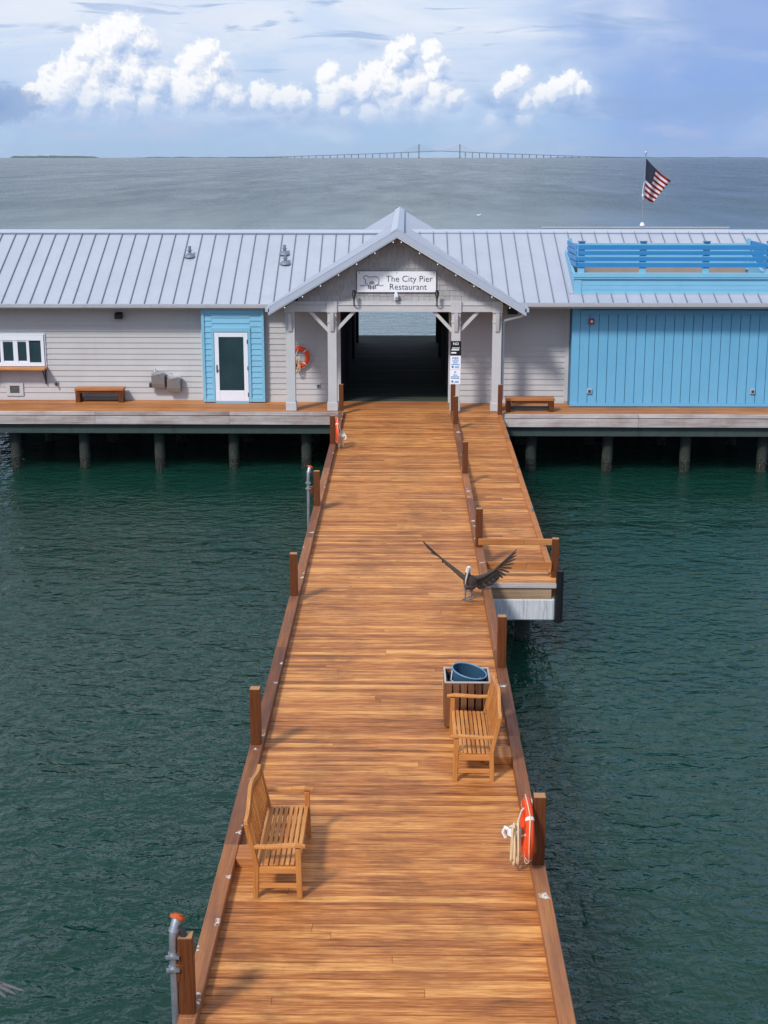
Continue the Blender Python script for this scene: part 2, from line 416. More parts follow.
W = bpy.data.worlds.new('World'); sc.world = W; W.use_nodes = True
SKY_S = .13
def make_world():
    N = NT(W.node_tree); bg = W.node_tree.nodes['Background']
    sky = N.add('ShaderNodeTexSky', {'sky_type': 'NISHITA', 'sun_disc': False, 'sun_elevation': math.asin(SUN.z), 'sun_rotation': math.atan2(SUN.x, SUN.y) % (2*PI), 'air_density': 1., 'dust_density': 1., 'ozone_density': 1.5})
    d = N.add('ShaderNodeTexCoord').outputs['Generated']
    sp = N.add('ShaderNodeSeparateXYZ', i0=d)
    yy = N.math('MAXIMUM', N.math('ABSOLUTE', sp.outputs[1]), .03)
    u = N.math('DIVIDE', sp.outputs[0], yy); v = N.math('DIVIDE', sp.outputs[2], yy)
    p = N.add('ShaderNodeCombineXYZ', X=u, Y=v, Z=0.).outputs[0]
    PX = 1/1463.
    def U(x): return sky_dir(x, 157)[0]
    def V(y): return sky_dir(406, y)[1]
    puffs = [(128,33,15),(112,42,16),(94,52,17),(140,45,14),(82,50,9),(104,66,24),(130,74,24),(76,76,19),(60,90,20),(44,96,13),(33,92,8),(90,94,24),(120,96,24),(152,82,17),(150,100,18),
             (206,52,12),(194,63,13),(216,66,13),(206,80,19),(189,92,19),(222,92,17),(234,99,11),(262,97,11),(290,98,11),(275,102,10),(306,97,6),
             (329,74,9),(338,90,13),(330,100,9),(346,110,8),(405,47,9),(398,58,12),(375,76,13),(364,86,11),(386,86,17),(432,52,8),(437,68,11),(410,88,15),(441,90,12),(451,99,11),(395,104,16),(425,107,13),(371,112,9),
             (521,75,7),(510,83,8),(500,90,6),(571,82,9),(556,90,9),(540,96,8),(526,100,6),(581,89,8),(492,121,6),(525,121,6)]
    # node group: nearest-lump field
    g = bpy.data.node_groups.new('cloud_lumps', 'ShaderNodeTree')
    g.interface.new_socket('P', in_out='INPUT', socket_type='NodeSocketVector'); g.interface.new_socket('D', in_out='OUTPUT', socket_type='NodeSocketFloat')
    G = NT(g); gi = g.nodes.new('NodeGroupInput'); go = g.nodes.new('NodeGroupOutput')
    acc = None
    for (x, y, r) in puffs:
        cx, cy = sky_dir(x, y)
        ds = G.add('ShaderNodeVectorMath', {'operation': 'DISTANCE'}, i0=gi.outputs[0], i1=(cx, cy, 0)).outputs['Value']
        q = G.math('MULTIPLY_ADD', ds, -1/(r*1.36*PX), 1.)
        acc = q if acc is None else G.math('SMOOTH_MAX', acc, q, .12)
    g.links.new(acc, go.inputs[0])
    def lumps(vec):
        n = N.n.new('ShaderNodeGroup'); n.node_tree = g; N.l.new(vec, n.inputs[0]); return n.outputs[0]
    def billow(vec, sc_):
        a = N.add('ShaderNodeTexVoronoi', {'feature': 'SMOOTH_F1', 'normalize': True}, Scale=sc_, Detail=3., Roughness=.6, Lacunarity=2.1, Smoothness=.25)
        N.l.new(vec, a.inputs['Vector']); return a.outputs['Distance']
    wv = N.add('ShaderNodeTexNoise', Scale=70., Detail=6., Roughness=.66); N.l.new(p, wv.inputs['Vector'])
    pw = N.add('ShaderNodeVectorMath', {'operation': 'MULTIPLY_ADD'}, i0=wv.outputs['Color'], i1=(.014,.012,0), i2=N.add('ShaderNodeVectorMath', {'operation': 'SUBTRACT'}, i0=p, i1=(.007,.006,0)).outputs[0]).outputs[0]
    def field(vec):
        d_ = N.math('ADD', lumps(vec), N.math('MULTIPLY_ADD', billow(vec, 62.), -.95, .40))
        return N.math('ADD', d_, N.math('MULTIPLY_ADD', N.noise(vec, 170., 8, .72), 1.35, -.69))
    def shift(o): return N.add('ShaderNodeVectorMath', {'operation': 'ADD'}, i0=pw, i1=o).outputs[0]
    d0 = field(pw); d1 = field(shift((-.0022, .0030, 0))); d2 = N.math('ADD', lumps(shift((-.006, .010, 0))), 0.)
    f0 = N.noise(pw, 260., 6, .68)
    alpha = N.smooth(d0, -.04, .34); halo = N.smooth(d0, -.9, .25)
    low = N.smooth(v, V(134), V(98))
    alpha = N.math('MULTIPLY', alpha, N.math('MULTIPLY_ADD', low, .95, .05))
    lit = N.smooth(N.math('SUBTRACT', d0, d1), -.34, .34)
    big = N.smooth(N.math('SUBTRACT', lumps(pw), d2), -.55, .35)
    lit = N.math('ADD', N.math('MULTIPLY', lit, .55), N.math('MULTIPLY', big, .55), clamp=True)
    cumulus = N.mix(lit, s2l((158,186,228)), s2l((252,252,253)))
    cumulus = N.mix(N.smooth(v, V(76), V(116)), cumulus, N.mix(lit, s2l((164,190,230)), s2l((226,234,247))))
    # clear air behind: paler at the horizon, deeper to the right
    t = N.smooth(v, 0., V(0))
    base = N.mix(t, s2l((166,197,233)), s2l((202,220,245)))
    right = N.smooth(N.math('ADD', u, N.math('MULTIPLY_ADD', N.noise(p, 9., 4, .55), .16, -.08)), U(470), U(690))
    base = N.mix(N.math('MULTIPLY', right, .9), base, N.mix(t, s2l((138,172,228)), s2l((126,160,220))))
    # high thin veil, streaked along the horizon
    ps = N.mapping(p, (7., 34., 1))
    vn = N.noise(ps, 1., 7, .6, .6)
    veil = N.math('MULTIPLY', N.smooth(vn, .36, .62), N.smooth(v, V(105), V(20)))
    veil = N.math('MULTIPLY', veil, N.math('MULTIPLY_ADD', right, -.88, 1.))
    base = N.mix(N.math('MULTIPLY', veil, .85), base, s2l((230,236,247)))
    soft = N.math('MULTIPLY', N.smooth(N.noise(N.mapping(p, (10, 22, 1), (3, 1, 0)), 1., 6, .6, .4), .46, .70), .5)
    base = N.mix(N.math('MULTIPLY', soft, N.math('MULTIPLY_ADD', right, -.45, 1.)), base, s2l((214,224,244)))
    # grey-blue streaks below the veil
    sn = N.noise(N.mapping(p, (13., 95., 1), (1.3, 4.2, 0)), 1., 5, .55, .8)
    stk = N.math('MULTIPLY', N.smooth(sn, .56, .66), N.math('MULTIPLY', N.smooth(v, V(100), V(60)), N.smooth(v, V(-160), V(-20))))
    base = N.mix(N.math('MULTIPLY', stk, .65), base, s2l((150,178,220)))
    # low dark bank
    dk = N.noise(N.mapping(p, (16., 40., 1), (7, 0, 0)), 1., 5, .6, .3)
    band = N.math('MULTIPLY', N.smooth(v, V(140), V(112)), N.smooth(v, V(82), V(104)))
    base = N.mix(N.math('MULTIPLY', N.math('MULTIPLY', N.smooth(dk, .42, .62), band), .7), base, s2l((140,170,218)))
    dcl = N.add('ShaderNodeVectorMath', {'operation': 'DISTANCE'}, i0=N.mapping(pw, (.45, 1, 1)), i1=(sky_dir(6,104)[0]*.45, sky_dir(6,104)[1], 0)).outputs['Value']
    dcm = N.smooth(N.math('MULTIPLY_ADD', f0, .012, N.math('MULTIPLY', dcl, -1.)), -.0085, -.0025)
    pk = N.noise(N.mapping(p, (12., 30., 1), (2, 9, 0)), 1., 5, .55)
    pink = N.math('MULTIPLY', N.smooth(pk, .5, .66), N.math('MULTIPLY', N.smooth(v, V(146), V(130)), N.smooth(v, V(112), V(126))))
    base = N.mix(N.math('MULTIPLY', pink, .5), base, s2l((196,200,226)))
    base = N.mix(N.math('MULTIPLY', N.math('MULTIPLY', halo, .45), N.smooth(v, V(140), V(110))), base, s2l((208,222,244)))
    col = N.mix(N.math('MULTIPLY', alpha, .97), base, cumulus)
    col = N.mix(N.math('MULTIPLY', dcm, .62), col, s2l((128,156,204)))
    # higher up (outside the photograph) real broken cloud over the clear sky model
    hi = N.smooth(v, V(0)*1.3, .55)
    pc = N.noise(N.mapping(d, (1, 1, 2.2)), 2.6, 7, .6, .3)
    k = 1/SKY_S
    far = N.mix(N.math('MULTIPLY', N.smooth(pc, .38, .60), .8), N.mix(1., sky.outputs[0], (.82,.95,1.1), 'MULTIPLY'), tuple(x*k*1.0 for x in (.93,.96,1.)))
    colk = N.add('ShaderNodeVectorMath', {'operation': 'SCALE'}, i0=col, Scale=k).outputs[0]
    out = N.mix(hi, colk, far)
    N.l.new(out, bg.inputs['Color']); bg.inputs['Strength'].default_value = SKY_S
make_world()
W.cycles.sampling_method = 'MANUAL'; W.cycles.sample_map_resolution = 256

vs = sc.view_settings; vs.view_transform = 'Standard'; vs.look = 'None'; vs.gamma = 1; vs.exposure = .06; vs.use_curve_mapping = False
sc.render.engine = 'CYCLES'; sc.cycles.use_denoising = True
sc.cycles.max_bounces = 6; sc.cycles.diffuse_bounces = 3; sc.cycles.glossy_bounces = 3; sc.cycles.transmission_bounces = 2; sc.cycles.volume_bounces = 0
sc.cycles.sample_clamp_indirect = 6.

# ------------------------------------------------------------------ sea, far shore, bridge, haze
SEA = -1.9
FARSEA = 20000
mb = MB(); 
xs = [-FARSEA, -2000, -300, -60, 60, 300, 2000, FARSEA]; ys = [-FARSEA, -300, -20, 60, 120, 400, 2000, 8000, FARSEA]
mb.grid([[(x, y, SEA) for x in xs] for y in ys])
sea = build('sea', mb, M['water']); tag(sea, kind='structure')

M['shore'] = paint('far_trees', (58,84,66), .3, .004, .95)
M['shorelight'] = paint('far_buildings', (176,176,170), .2, .01, .9)
M['bridge'] = paint('bridge_concrete', (58,70,82), .05, .01, .9)
def shore(name, x0, x1, y, seed, hmax, label):
    rr = random.Random(seed); rows = []
    n = 90; front = []; top = []; back = []
    for i in range(n+1):
        x = x0+(x1-x0)*i/n; e = min(1, min(i, n-i)/8)
        h = (hmax*(.45+.55*rr.random())*(.55+.45*math.sin(i*.21+seed)**2))*e + .5
        front.append((x, y, SEA-.5)); top.append((x, y+40+30*rr.random(), SEA+h)); back.append((x, y+900, SEA+h*.7))
    mb = MB().grid([front, top, back]); o = build(name, mb, M['shore']); tag(o, label, None, None, 'structure'); return o
shore('wooded_island', -3620, -2950, 13200, 3, 24, 'low dark wooded island on the horizon at far left')
shore('wooded_island', -2950, -1250, 15500, 5, 13, 'thin low shore on the horizon left of the long bridge')
shore('wooded_island', 1500, 3900, 15500, 9, 11, 'thin low shore on the horizon right of the long bridge')

BY = 14000
br = thing('cable_stayed_bridge', 'long pale cable-stayed bridge with two pylons far away on the horizon', 'bridge', (319, BY, SEA))
def deck_z(x):
    t = abs(x-319)
    return SEA + 7 + 58*max(0, 1-(t/1750))**1.25
xsb = [-1650+i*60 for i in range(66)]
mb = MB()
for a, b in zip(xsb[:-1], xsb[1:]): mb.bar((a, BY, deck_z(a)), (b, BY, deck_z(b)), 26, 5.5)
build('road_deck', mb, M['bridge'], br)
for px in (123.6, 514.5):
    t = MB().box(px-4.6, px+4.6, BY-4, BY+4, SEA-1, 128).box(px-9, px+9, BY-9, BY+9, SEA-1, SEA+8)
    py = build('pylon', t, M['bridge'], br)
    cb = MB()
    for k in range(1, 9):
        for sgn in (-1, 1):
            cb.tube([(px, BY, 70+6.5*k), (px+sgn*21*k, BY, deck_z(px+sgn*21*k)+2)], .35, 4)
    build('stay_cable', cb, M['bridge'], py)
x = -1610
while x < 2240:
    if abs(x-319) > 230:
        w = 3.6
        build('pier', MB().box(x-w, x+w, BY-8, BY+8, SEA-1, deck_z(x)-2.4), M['bridge'], br)
        x += 68
    else: x += 68

# ------------------------------------------------------------------ boardwalk and terraces
def planks(x0, x1, y0, y1, w=.135, gap=.010, z=lambda y: 0., th=.038, joint=.25):
    mb = MB(); y = y0
    while y < y1-.02:
        yb = min(y+w, y1); zz = z((y+yb)/2) + R.uniform(-.0015, .0015)
        cuts = [x0, x1]
        if R.random() < joint:
            cuts = [x0, x0+(x1-x0)*R.uniform(.2, .8), x1]
        for a, b in zip(cuts[:-1], cuts[1:]):
            mb.box(a+(.002 if a > x0 else 0), b-(.002 if b < x1 else 0), y, yb, zz-th, zz)
        y += w+gap
    return mb

walk = thing('boardwalk', None, None, (0, 4, 0), kind='structure')
build('decking', planks(-2.03, 1.56, 4, 43.34), M['deck'], walk)
def kerb_run(x0, x1, y0, y1, zf, h, step, seed):
    rr = random.Random(seed); mb = MB(); y = y0
    while y < y1-.05:
        yb = min(y+step, y1); e = rr.uniform(-.004, .004)
        a, b = zf(y), zf(yb)
        mb.add([(x0+e,y,a+.003),(x1+e,y,a+.003),(x1+e,yb-.006,b+.003),(x0+e,yb-.006,b+.003),(x0+e,y,a+h),(x1+e,y,a+h),(x1+e,yb-.006,b+h),(x0+e,yb-.006,b+h)],
               [(0,3,2,1),(4,5,6,7),(0,1,5,4),(1,2,6,5),(2,3,7,6),(3,0,4,7)])
        y = yb
    return mb
build('kerb', kerb_run(-2.03, -1.862, 4.6, 42.9, lambda y: 0, .12, 3.34, 1), M['kerb'], walk, bevel=.008)
build('kerb', kerb_run(1.405, 1.56, 4.1, 43.0, lambda y: 0, .12, 3.42, 2), M['kerb'], walk, bevel=.008)
build('side_joist', MB().box(-2.02, -1.92, 4, 43.3, -.36, -.04).box(1.45, 1.55, 4, 43.3, -.36, -.04).box(-.3, -.2, 4, 43.3, -.36, -.04), M['kerb'], walk)
DZ = lambda y: -.30*max(0, (43.0-y))/16.6
ramp = thing('landing_ramp', None, None, (2.2, 26.2, -.3), kind='structure')
build('decking', planks(1.565, 2.955, 26.24, 43.34, z=DZ, joint=.1), M['deck'], ramp)
build('kerb', kerb_run(2.83, 2.952, 26.6, 42.7, DZ, .045, 4.1, 4), M['rail'], ramp, bevel=.006)
mb = MB()
mb.box(1.565, 2.96, 26.17, 26.235, -.39, -.302)
build('end_fascia', mb, M['greywood'], ramp)
build('end_beam', MB().box(1.575, 2.83, 26.205, 26.42, -.62, -.393), M['tanbeam'], ramp)
build('end_cap', MB().box(1.565, 2.90, 26.19, 26.85, -1.05, -.625), M['capwhite'], ramp, bevel=.02)
mb = MB()
for y in (27.2, 33.6, 40.3):
    mb.tube([(2.4, y+.4, SEA-2), (2.4, y+.4, DZ(y)-.3)], .17, 14)
build('pile', mb, M['concrete'], ramp, smooth=True)
build('edge_joist', MB().add([(2.85,26.4,-.345),(2.95,26.4,-.345),(2.95,43.3,-.045),(2.85,43.3,-.045),(2.85,26.4,-.62),(2.95,26.4,-.62),(2.95,43.3,-.32),(2.85,43.3,-.32)],
      [(0,1,2,3),(7,6,5,4),(0,4,5,1),(1,5,6,2),(2,6,7,3),(3,7,4,0)]), M['rail'], ramp)
fp = build('fender_pile', MB().tube([(2.985, 26.20, -1.08), (2.985, 26.20, -.05)], .075, 12), M['black'], ramp, smooth=True)
for y in (39.2, 35.7, 31.4, 28.6):
    z = DZ(y)
    c = build('mooring_cleat', MB().tube([(2.90, y-.12, z+.13), (2.905, y, z+.12), (2.90, y+.12, z+.13)], .016, 6).tube([(2.90,y-.04,z+.04),(2.90,y-.04,z+.12)], .014, 6).tube([(2.90,y+.04,z+.04),(2.90,y+.04,z+.12)], .014, 6), M['galv'], smooth=True)
    tag(c, {39.2: 'small metal cleat on the ramp edge nearest the building', 35.7: 'second metal cleat on the ramp edge counting from the building', 31.4: 'third metal cleat on the ramp edge counting from the building', 28.6: 'metal cleat on the ramp edge closest to the outer rails'}[y], 'cleat', 'metal cleats on the ramp edge')
mb = MB()
for y in (5.0, 11.33, 17.4, 23.97, 30.64, 37.5):
    mb.box(-1.95, 1.5, y-.22, y+.22, -.72, -.365)
build('cap_beam', mb, M['beamdark'], walk)
for y in (5.0, 11.33, 17.4, 23.97, 30.64, 37.5):
    for px in (-1.35, .9):
        build('pile', MB().tube([(px, y, SEA-2), (px, y, -.7)], .18, 14), M['concrete'], walk, smooth=True)

def terrace(x0, x1, y0, y1, xs, name):
    t = thing(name, None, None, ((x0+x1)/2, y0, 0), kind='structure')
    build('decking', planks(x0, x1, y0+.10, y1, joint=1.), M['deckfar'], t)
    mb = MB(); rr = random.Random(int(x1*10)); x = x0
    while x < x1-.1:
        xb = min(x+rr.uniform(3.4, 4.4), x1)
        mb.box(x, xb-.008, y0+.02, y0+.09, -.12, -.004)
        mb.box(x+.0, xb-.004, y0-.02, y0+.015, -.395, -.135)
        x = xb
    build('fascia', mb, M['greywood'], t, bevel=.006)
    s = MB(); x = x0+.6
    while x < x1: s.box(x, x+.12, y0+.004, y0+.05, -.132, -.122); x += 1.95
    build('scupper', s, M['black'], t)
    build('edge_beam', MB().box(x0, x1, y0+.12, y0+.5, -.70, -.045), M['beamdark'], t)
    for yy in (y0+.62, y0+4.9, y0+9.3, y0+13.8, y0+18.7):
        for px in xs:
            build('pile', MB().tube([(px+R.uniform(-.03,.03), yy, SEA-2), (px, yy, -.6)], .17, 16), M['concrete'], t, smooth=True)
    return t
terrace(-18, -2.035, 43.30, 45.6, (-17.0, -14.65, -12.3, -10.13, -7.75, -5.40, -3.10), 'left_terrace')
terrace(2.965, 17, 43.0, 45.2, (3.94, 6.33, 8.75, 11.16, 13.5, 15.9), 'right_terrace')
mid = thing('porch_deck', None, None, (.4, 43.4, 0), kind='structure')
build('decking', planks(-2.03, 2.96, 43.345, 45.30, joint=.6), M['deckfar'], mid)
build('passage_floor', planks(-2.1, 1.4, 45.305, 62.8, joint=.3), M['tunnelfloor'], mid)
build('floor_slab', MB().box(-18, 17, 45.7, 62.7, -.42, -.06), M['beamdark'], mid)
each('rear_light_screen', [(-18, -2.3, 62.35, 62.45, -1.86, -1.005), (-2.29, 1.6, 62.35, 62.45, -1.86, -1.005), (1.61, 17, 62.35, 62.45, -1.86, -1.005)], M['beamdark'], mid)  # added unseen screen that keeps rear sky out of the water below
each('added_row_beam', [(-18, 17, y-.25, y+.25, -1.0, -.425) for y in (48.1, 52.5, 57.0, 62.0)], M['beamdark'], mid)  # deep beams added under the slab to cut sky light from behind
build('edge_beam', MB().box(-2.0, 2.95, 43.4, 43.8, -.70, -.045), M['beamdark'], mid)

# ------------------------------------------------------------------ the restaurant building
B = thing('restaurant_building', 'long grey clapboard restaurant with pale metal roof and gabled porch', 'building', (0, 45, 0))
def clap(x0, x1, y, z0, z1, step=.18, lip=.026, th=.03):
    """lapped boards facing -Y, each one tilted with its lower lip proud"""
    mb = MB(); z = z0
    while z < z1-.01:
        zb = min(z+step, z1); k = (zb-z)/step
        mb.add([(x0,y-lip,z),(x1,y-lip,z),(x1,y-lip*(1-k)-.002,zb),(x0,y-lip*(1-k)-.002,zb),(x0,y+th,z),(x1,y+th,z),(x1,y+th,zb),(x0,y+th,zb)],
               [(0,1,2,3),(0,4,5,1),(3,2,6,7),(0,3,7,4),(1,5,6,2),(4,7,6,5)])
        z = zb
    return mb
# walls
build('siding_wall', clap(-17.5, -6.46, 45.5, .06, 3.25), M['siding'], B, label='grey clapboard wall left of the blue bay')
build('siding_wall', clap(-4.50, -2.20, 45.2, .06, 3.30), M['siding'], B, label='grey clapboard wall behind the left porch posts')
build('siding_wall', clap(1.50, 5.19, 45.05, .06, 3.40), M['siding'], B, label='grey clapboard wall right of the passage')
each('skirting', [(-17.5, -6.46, 45.47, 45.66, -.02, .058), (-4.5, -2.2, 45.17, 45.4, -.02, .058), (1.5, 5.19, 45.02, 45.3, -.02, .058)], M['trim'], B)
each('corner_board', [(-6.56, -6.462, 45.44, 45.5, .06, 3.2), (5.06, 5.188, 44.99, 45.04, .06, 3.4)], M['trim'], B)
each('back_wall', [(-17.5, -2.2, 45.55, 45.7, 0, 3.2), (1.5, 16.5, 45.12, 45.3, 0, 3.3), (-17.5, -17.3, 45.7, 60.5, -.05, 3.3), (16.3, 16.5, 45.3, 60.5, -.05, 3.3), (-17.3, -2.2, 60.3, 60.5, -.05, 3.3), (1.5, 16.3, 60.3, 60.5, -.05, 3.3)], M['siding'], B)
# passage
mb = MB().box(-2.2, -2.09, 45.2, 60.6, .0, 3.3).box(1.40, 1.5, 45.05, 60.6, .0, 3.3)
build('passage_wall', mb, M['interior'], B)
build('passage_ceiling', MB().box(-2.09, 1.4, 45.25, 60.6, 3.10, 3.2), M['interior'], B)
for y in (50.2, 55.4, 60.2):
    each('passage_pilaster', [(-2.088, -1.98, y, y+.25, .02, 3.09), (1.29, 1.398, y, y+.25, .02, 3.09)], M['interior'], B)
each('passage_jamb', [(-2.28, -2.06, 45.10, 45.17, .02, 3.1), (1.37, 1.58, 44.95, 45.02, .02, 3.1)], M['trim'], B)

# blue bay with the glazed door
build('bay_wall', clap(-6.37, -6.14, 45.0, .10, 2.95).add(*(lambda q: (q.v, q.f))(clap(-4.93, -4.57, 45.0, .10, 2.95))).add(*(lambda q: (q.v, q.f))(clap(-6.14, -4.93, 45.0, 2.36, 2.95))), M['blue'], B, label='pale blue clapboard bay around the white door')
mb = MB().box(-6.46, -6.372, 44.95, 45.5, .03, 2.99).box(-4.568, -4.48, 44.95, 45.5, .03, 2.99).box(-6.37, -4.57, 44.955, 45.03, 2.86, 3.0)
mb.box(-6.16, -6.075, 44.948, 45.03, .03, 2.36).box(-4.995, -4.91, 44.948, 45.03, .03, 2.36).box(-6.16, -4.91, 44.944, 45.03, 2.27, 2.40)
mb.box(-6.37, -6.16, 44.96, 45.0, .03, .15).box(-4.91, -4.57, 44.96, 45.0, .03, .15).box(-6.072, -4.998, 44.95, 45.1, .0, .055)
mb.box(-6.4, -4.5, 45.06, 45.5, 0, 2.98)
build('bay_trim', mb, M['blue'], B, bevel=.004)
door = build('door', MB().box(-6.065, -5.93, 44.962, 45.02, .06, 2.255).box(-5.14, -5.005, 44.962, 45.02, .06, 2.255).box(-5.928, -5.142, 44.963, 45.02, 2.11, 2.254).box(-5.928, -5.142, 44.963, 45.02, .06, .40), M['vinyl'], B, bevel=.004)
build('pane', MB().box(-5.928, -5.142, 44.985, 45.0, .40, 2.11), M['glass'], door)
build('handle', MB().box(-6.02, -5.985, 44.94, 44.961, .98, 1.22).tube([(-6.0,44.93,1.05),(-5.9,44.925,1.05)], .012, 6), M['darkgrey'], door)
each('hinge', [(-5.03, -5.0, 44.945, 44.961, z, z+.13) for z in (1.9, 1.05, .2)], M['darkgrey'], door)

# serving window, counter, vent
sw = build('serving_window', MB().box(-14.2, -11.62, 45.40, 45.50, 1.93, 2.10).box(-14.2, -11.62, 45.40, 45.50, 1.10, 1.22).box(-11.72, -11.62, 45.401, 45.5, 1.22, 1.93).box(-14.2, -14.1, 45.401, 45.5, 1.22, 1.93)
     .box(-12.19, -12.10, 45.415, 45.5, 1.22, 1.93).box(-12.62, -12.47, 45.415, 45.5, 1.22, 1.93).box(-13.04, -12.94, 45.415, 45.5, 1.22, 1.93).box(-13.6, -13.5, 45.415, 45.5, 1.22, 1.93)
     .box(-11.60, -11.575, 45.44, 45.49, 1.08, 2.16).box(-14.2, -11.60, 45.42, 45.48, 2.105, 2.15), M['vinyl'], B, bevel=.004)
build('pane', MB().box(-14.1, -11.72, 45.45, 45.46, 1.22, 1.93), M['glass'], sw)
each('sash', [(-12.468, -12.192, 45.43, 45.449, 1.222, 1.27), (-12.468, -12.192, 45.43, 45.449, 1.885, 1.928), (-12.938, -12.622, 45.43, 45.449, 1.222, 1.27), (-12.938, -12.622, 45.43, 45.449, 1.885, 1.928)], M['vinyl'], sw)
sh = build('counter', MB().box(-14.3, -11.55, 45.05, 45.46, 1.02, 1.085), M['teak_x'], B, bevel=.006)
for x in (-11.62, -13.2): build('bracket', MB().box(x-.02, x+.02, 45.40, 45.47, .52, 1.02).bar((x, 45.44, .6), (x, 45.1, 1.0), .03, .03), M['darkgrey'], sh)
vt = build('wall_vent', MB().box(-12.93, -12.38, 45.44, 45.49, .46, .55).box(-12.93, -12.38, 45.44, 45.49, .13, .22).box(-12.93, -12.81, 45.441, 45.49, .22, .46).box(-12.5, -12.38, 45.441, 45.49, .22, .46), M['trim'], B)
mb = MB()
for i in range(6): mb.bar((-12.81, 45.46, .24+.04*i), (-12.5, 45.46, .24+.04*i), .03, .012, (0,.6,1))
build('grille', mb, M['darkgrey'], vt)

# big blue board wall on the right
mb = MB(); x = 5.30; i = 0
mb.box(5.2, 16.4, 44.47, 45.0, .02, 3.3, 1)
mb.box(5.2, 5.445, 44.43, 44.468, .11, 3.05)
x = 5.457
while x < 16.35:
    xb = x + .293
    mb.box(x, min(xb-.017, 16.4), 44.432, 44.468, .113, 2.905); x = xb
build('board_wall', mb, [M['bluewall'], M['bluegroove']], B, bevel=.003, label='sky blue wall of upright boards')
build('wall_trim', MB().box(5.19, 16.42, 44.39, 44.466, .015, .11).box(5.45, 16.42, 44.39, 44.466, 2.90, 3.04).box(5.185, 16.42, 44.42, 44.466, 3.055, 3.3), M['bluewall'], B, bevel=.004)

# roofs: sheet + ribs per pitch
def pitch(x0, x1, ye, ze, yr, zr, rib0, name, step=.4515, holes=None):
    sheet = MB(); th = .05
    if holes is None: cells = [(x0, x1, 0., 1.)]
    else: cells = holes
    f = lambda x, t, o=0.: (x, ye+(yr-ye)*t, ze+(zr-ze)*t+o)
    for a, b, t0, t1 in cells:
        sheet.add([f(a,t0,-th),f(b,t0,-th),f(b,t1,-th),f(a,t1,-th),f(a,t0),f(b,t0),f(b,t1),f(a,t1)], [(0,3,2,1),(4,5,6,7),(0,1,5,4),(1,2,6,5),(2,3,7,6),(3,0,4,7)])
    o = build(name, sheet, M['roof'], B)
    ribs = MB(); x = rib0
    while x < x1:
        for a, b, t0, t1 in cells:
            if a < x < b:
                p, q = Vector(f(x, t0, .0)), Vector(f(x, t1, .0))
                ribs.bar(p+Vector((0,0,.018)), q+Vector((0,0,.018)), .022, .05)
        x += step
    build('standing_seam', ribs, M['seamdark'], o)
    return o
RX = -.265
rl = pitch(-17.9, RX, 44.80, 3.165, 48.9, 5.21, -17.70, 'roof')
pitch(-17.9, RX, 53.0, 3.165, 48.9, 5.21, -17.7, 'roof')
# right pitch has the terrace well cut out of it
def tpar(y): return (y-43.72)/(48.9-43.72)
TX0, TX1 = 5.26, 11.18
t0, t1 = tpar(44.30), tpar(47.15)
rr_ = pitch(RX, 16.9, 43.72, 3.33, 48.9, 5.22, .02, 'roof', holes=[(RX, TX0, 0, 1), (TX0, TX1, 0, t0), (TX0, TX1, t1, 1), (TX1, 16.9, 0, 1)])
pitch(RX, 16.9, 54.0, 3.33, 48.9, 5.22, .02, 'roof')
each('low_rear_roof', [(-17.6, -2.3, 52.8, 60.6, 3.1, 3.25), (1.6, 16.6, 53.5, 60.6, 3.1, 3.25)], M['roof'], B)
for a, b, zz, nm in ((-17.9, RX, 5.21, 'left'), (RX, 16.9, 5.22, 'right')):
    mb = MB().prism([(48.9-.19, zz-.065), (48.9, zz+.03), (48.9+.19, zz-.065), (48.9+.19, zz-.035), (48.9, zz+.06), (48.9-.19, zz-.035)], 0, a, b)
    build('ridge_cap', mb, M['rooftrim'], B)
    mb = MB().box(a, b, 48.68, 48.702, zz-.125, zz-.055); build('ridge_closure', mb, M['seamdark'], B)
def gutter(x0, x1, y, z):
    g = MB().prism([(y-.13, z-.02), (y-.115, z-.11), (y, z-.125), (y, z-.02), (y-.012, z-.02), (y-.012, z-.108), (y-.106, z-.098), (y-.12, z-.02)], 0, x0, x1)
    return g
build('gutter', gutter(-17.9, -4.12, 44.84, 3.165), M['gutter'], B)
build('gutter', gutter(3.5, 16.9, 43.76, 3.325), M['gutter'], B)
each('eave_fascia', [(-17.9, -4.0, 44.845, 44.875, 3.0, 3.13), (3.4, 16.9, 43.765, 43.79, 3.15, 3.29)], M['trim'], B)
each('soffit', [(-17.9, -2.3, 44.88, 45.52, 3.06, 3.085), (2.9, 16.9, 43.8, 44.5, 3.245, 3.265)], M['siding'], B)
def vent_pipe(x, y, h, big):
    z = 3.165+(y-44.8)*(5.21-3.165)/4.1
    v = build('vent_pipe', MB().tube([(x,y,z-.05),(x,y,z+h)], .05, 10).tube([(x,y,z+h*.55),(x,y,z+h*.62)], .09, 10), M['seamdark'], B, smooth=True)
    build('flashing', MB().tube([(x,y,z-.02),(x,y,z+.03),(x,y,z+.12)], [.2,.17,.06], 12), M['seamdark'], v, smooth=True)
vent_pipe(-7.12, 47.4, .34, 1); vent_pipe(-4.0, 47.55, .3, 1); vent_pipe(-3.93, 47.0, .3, 1)

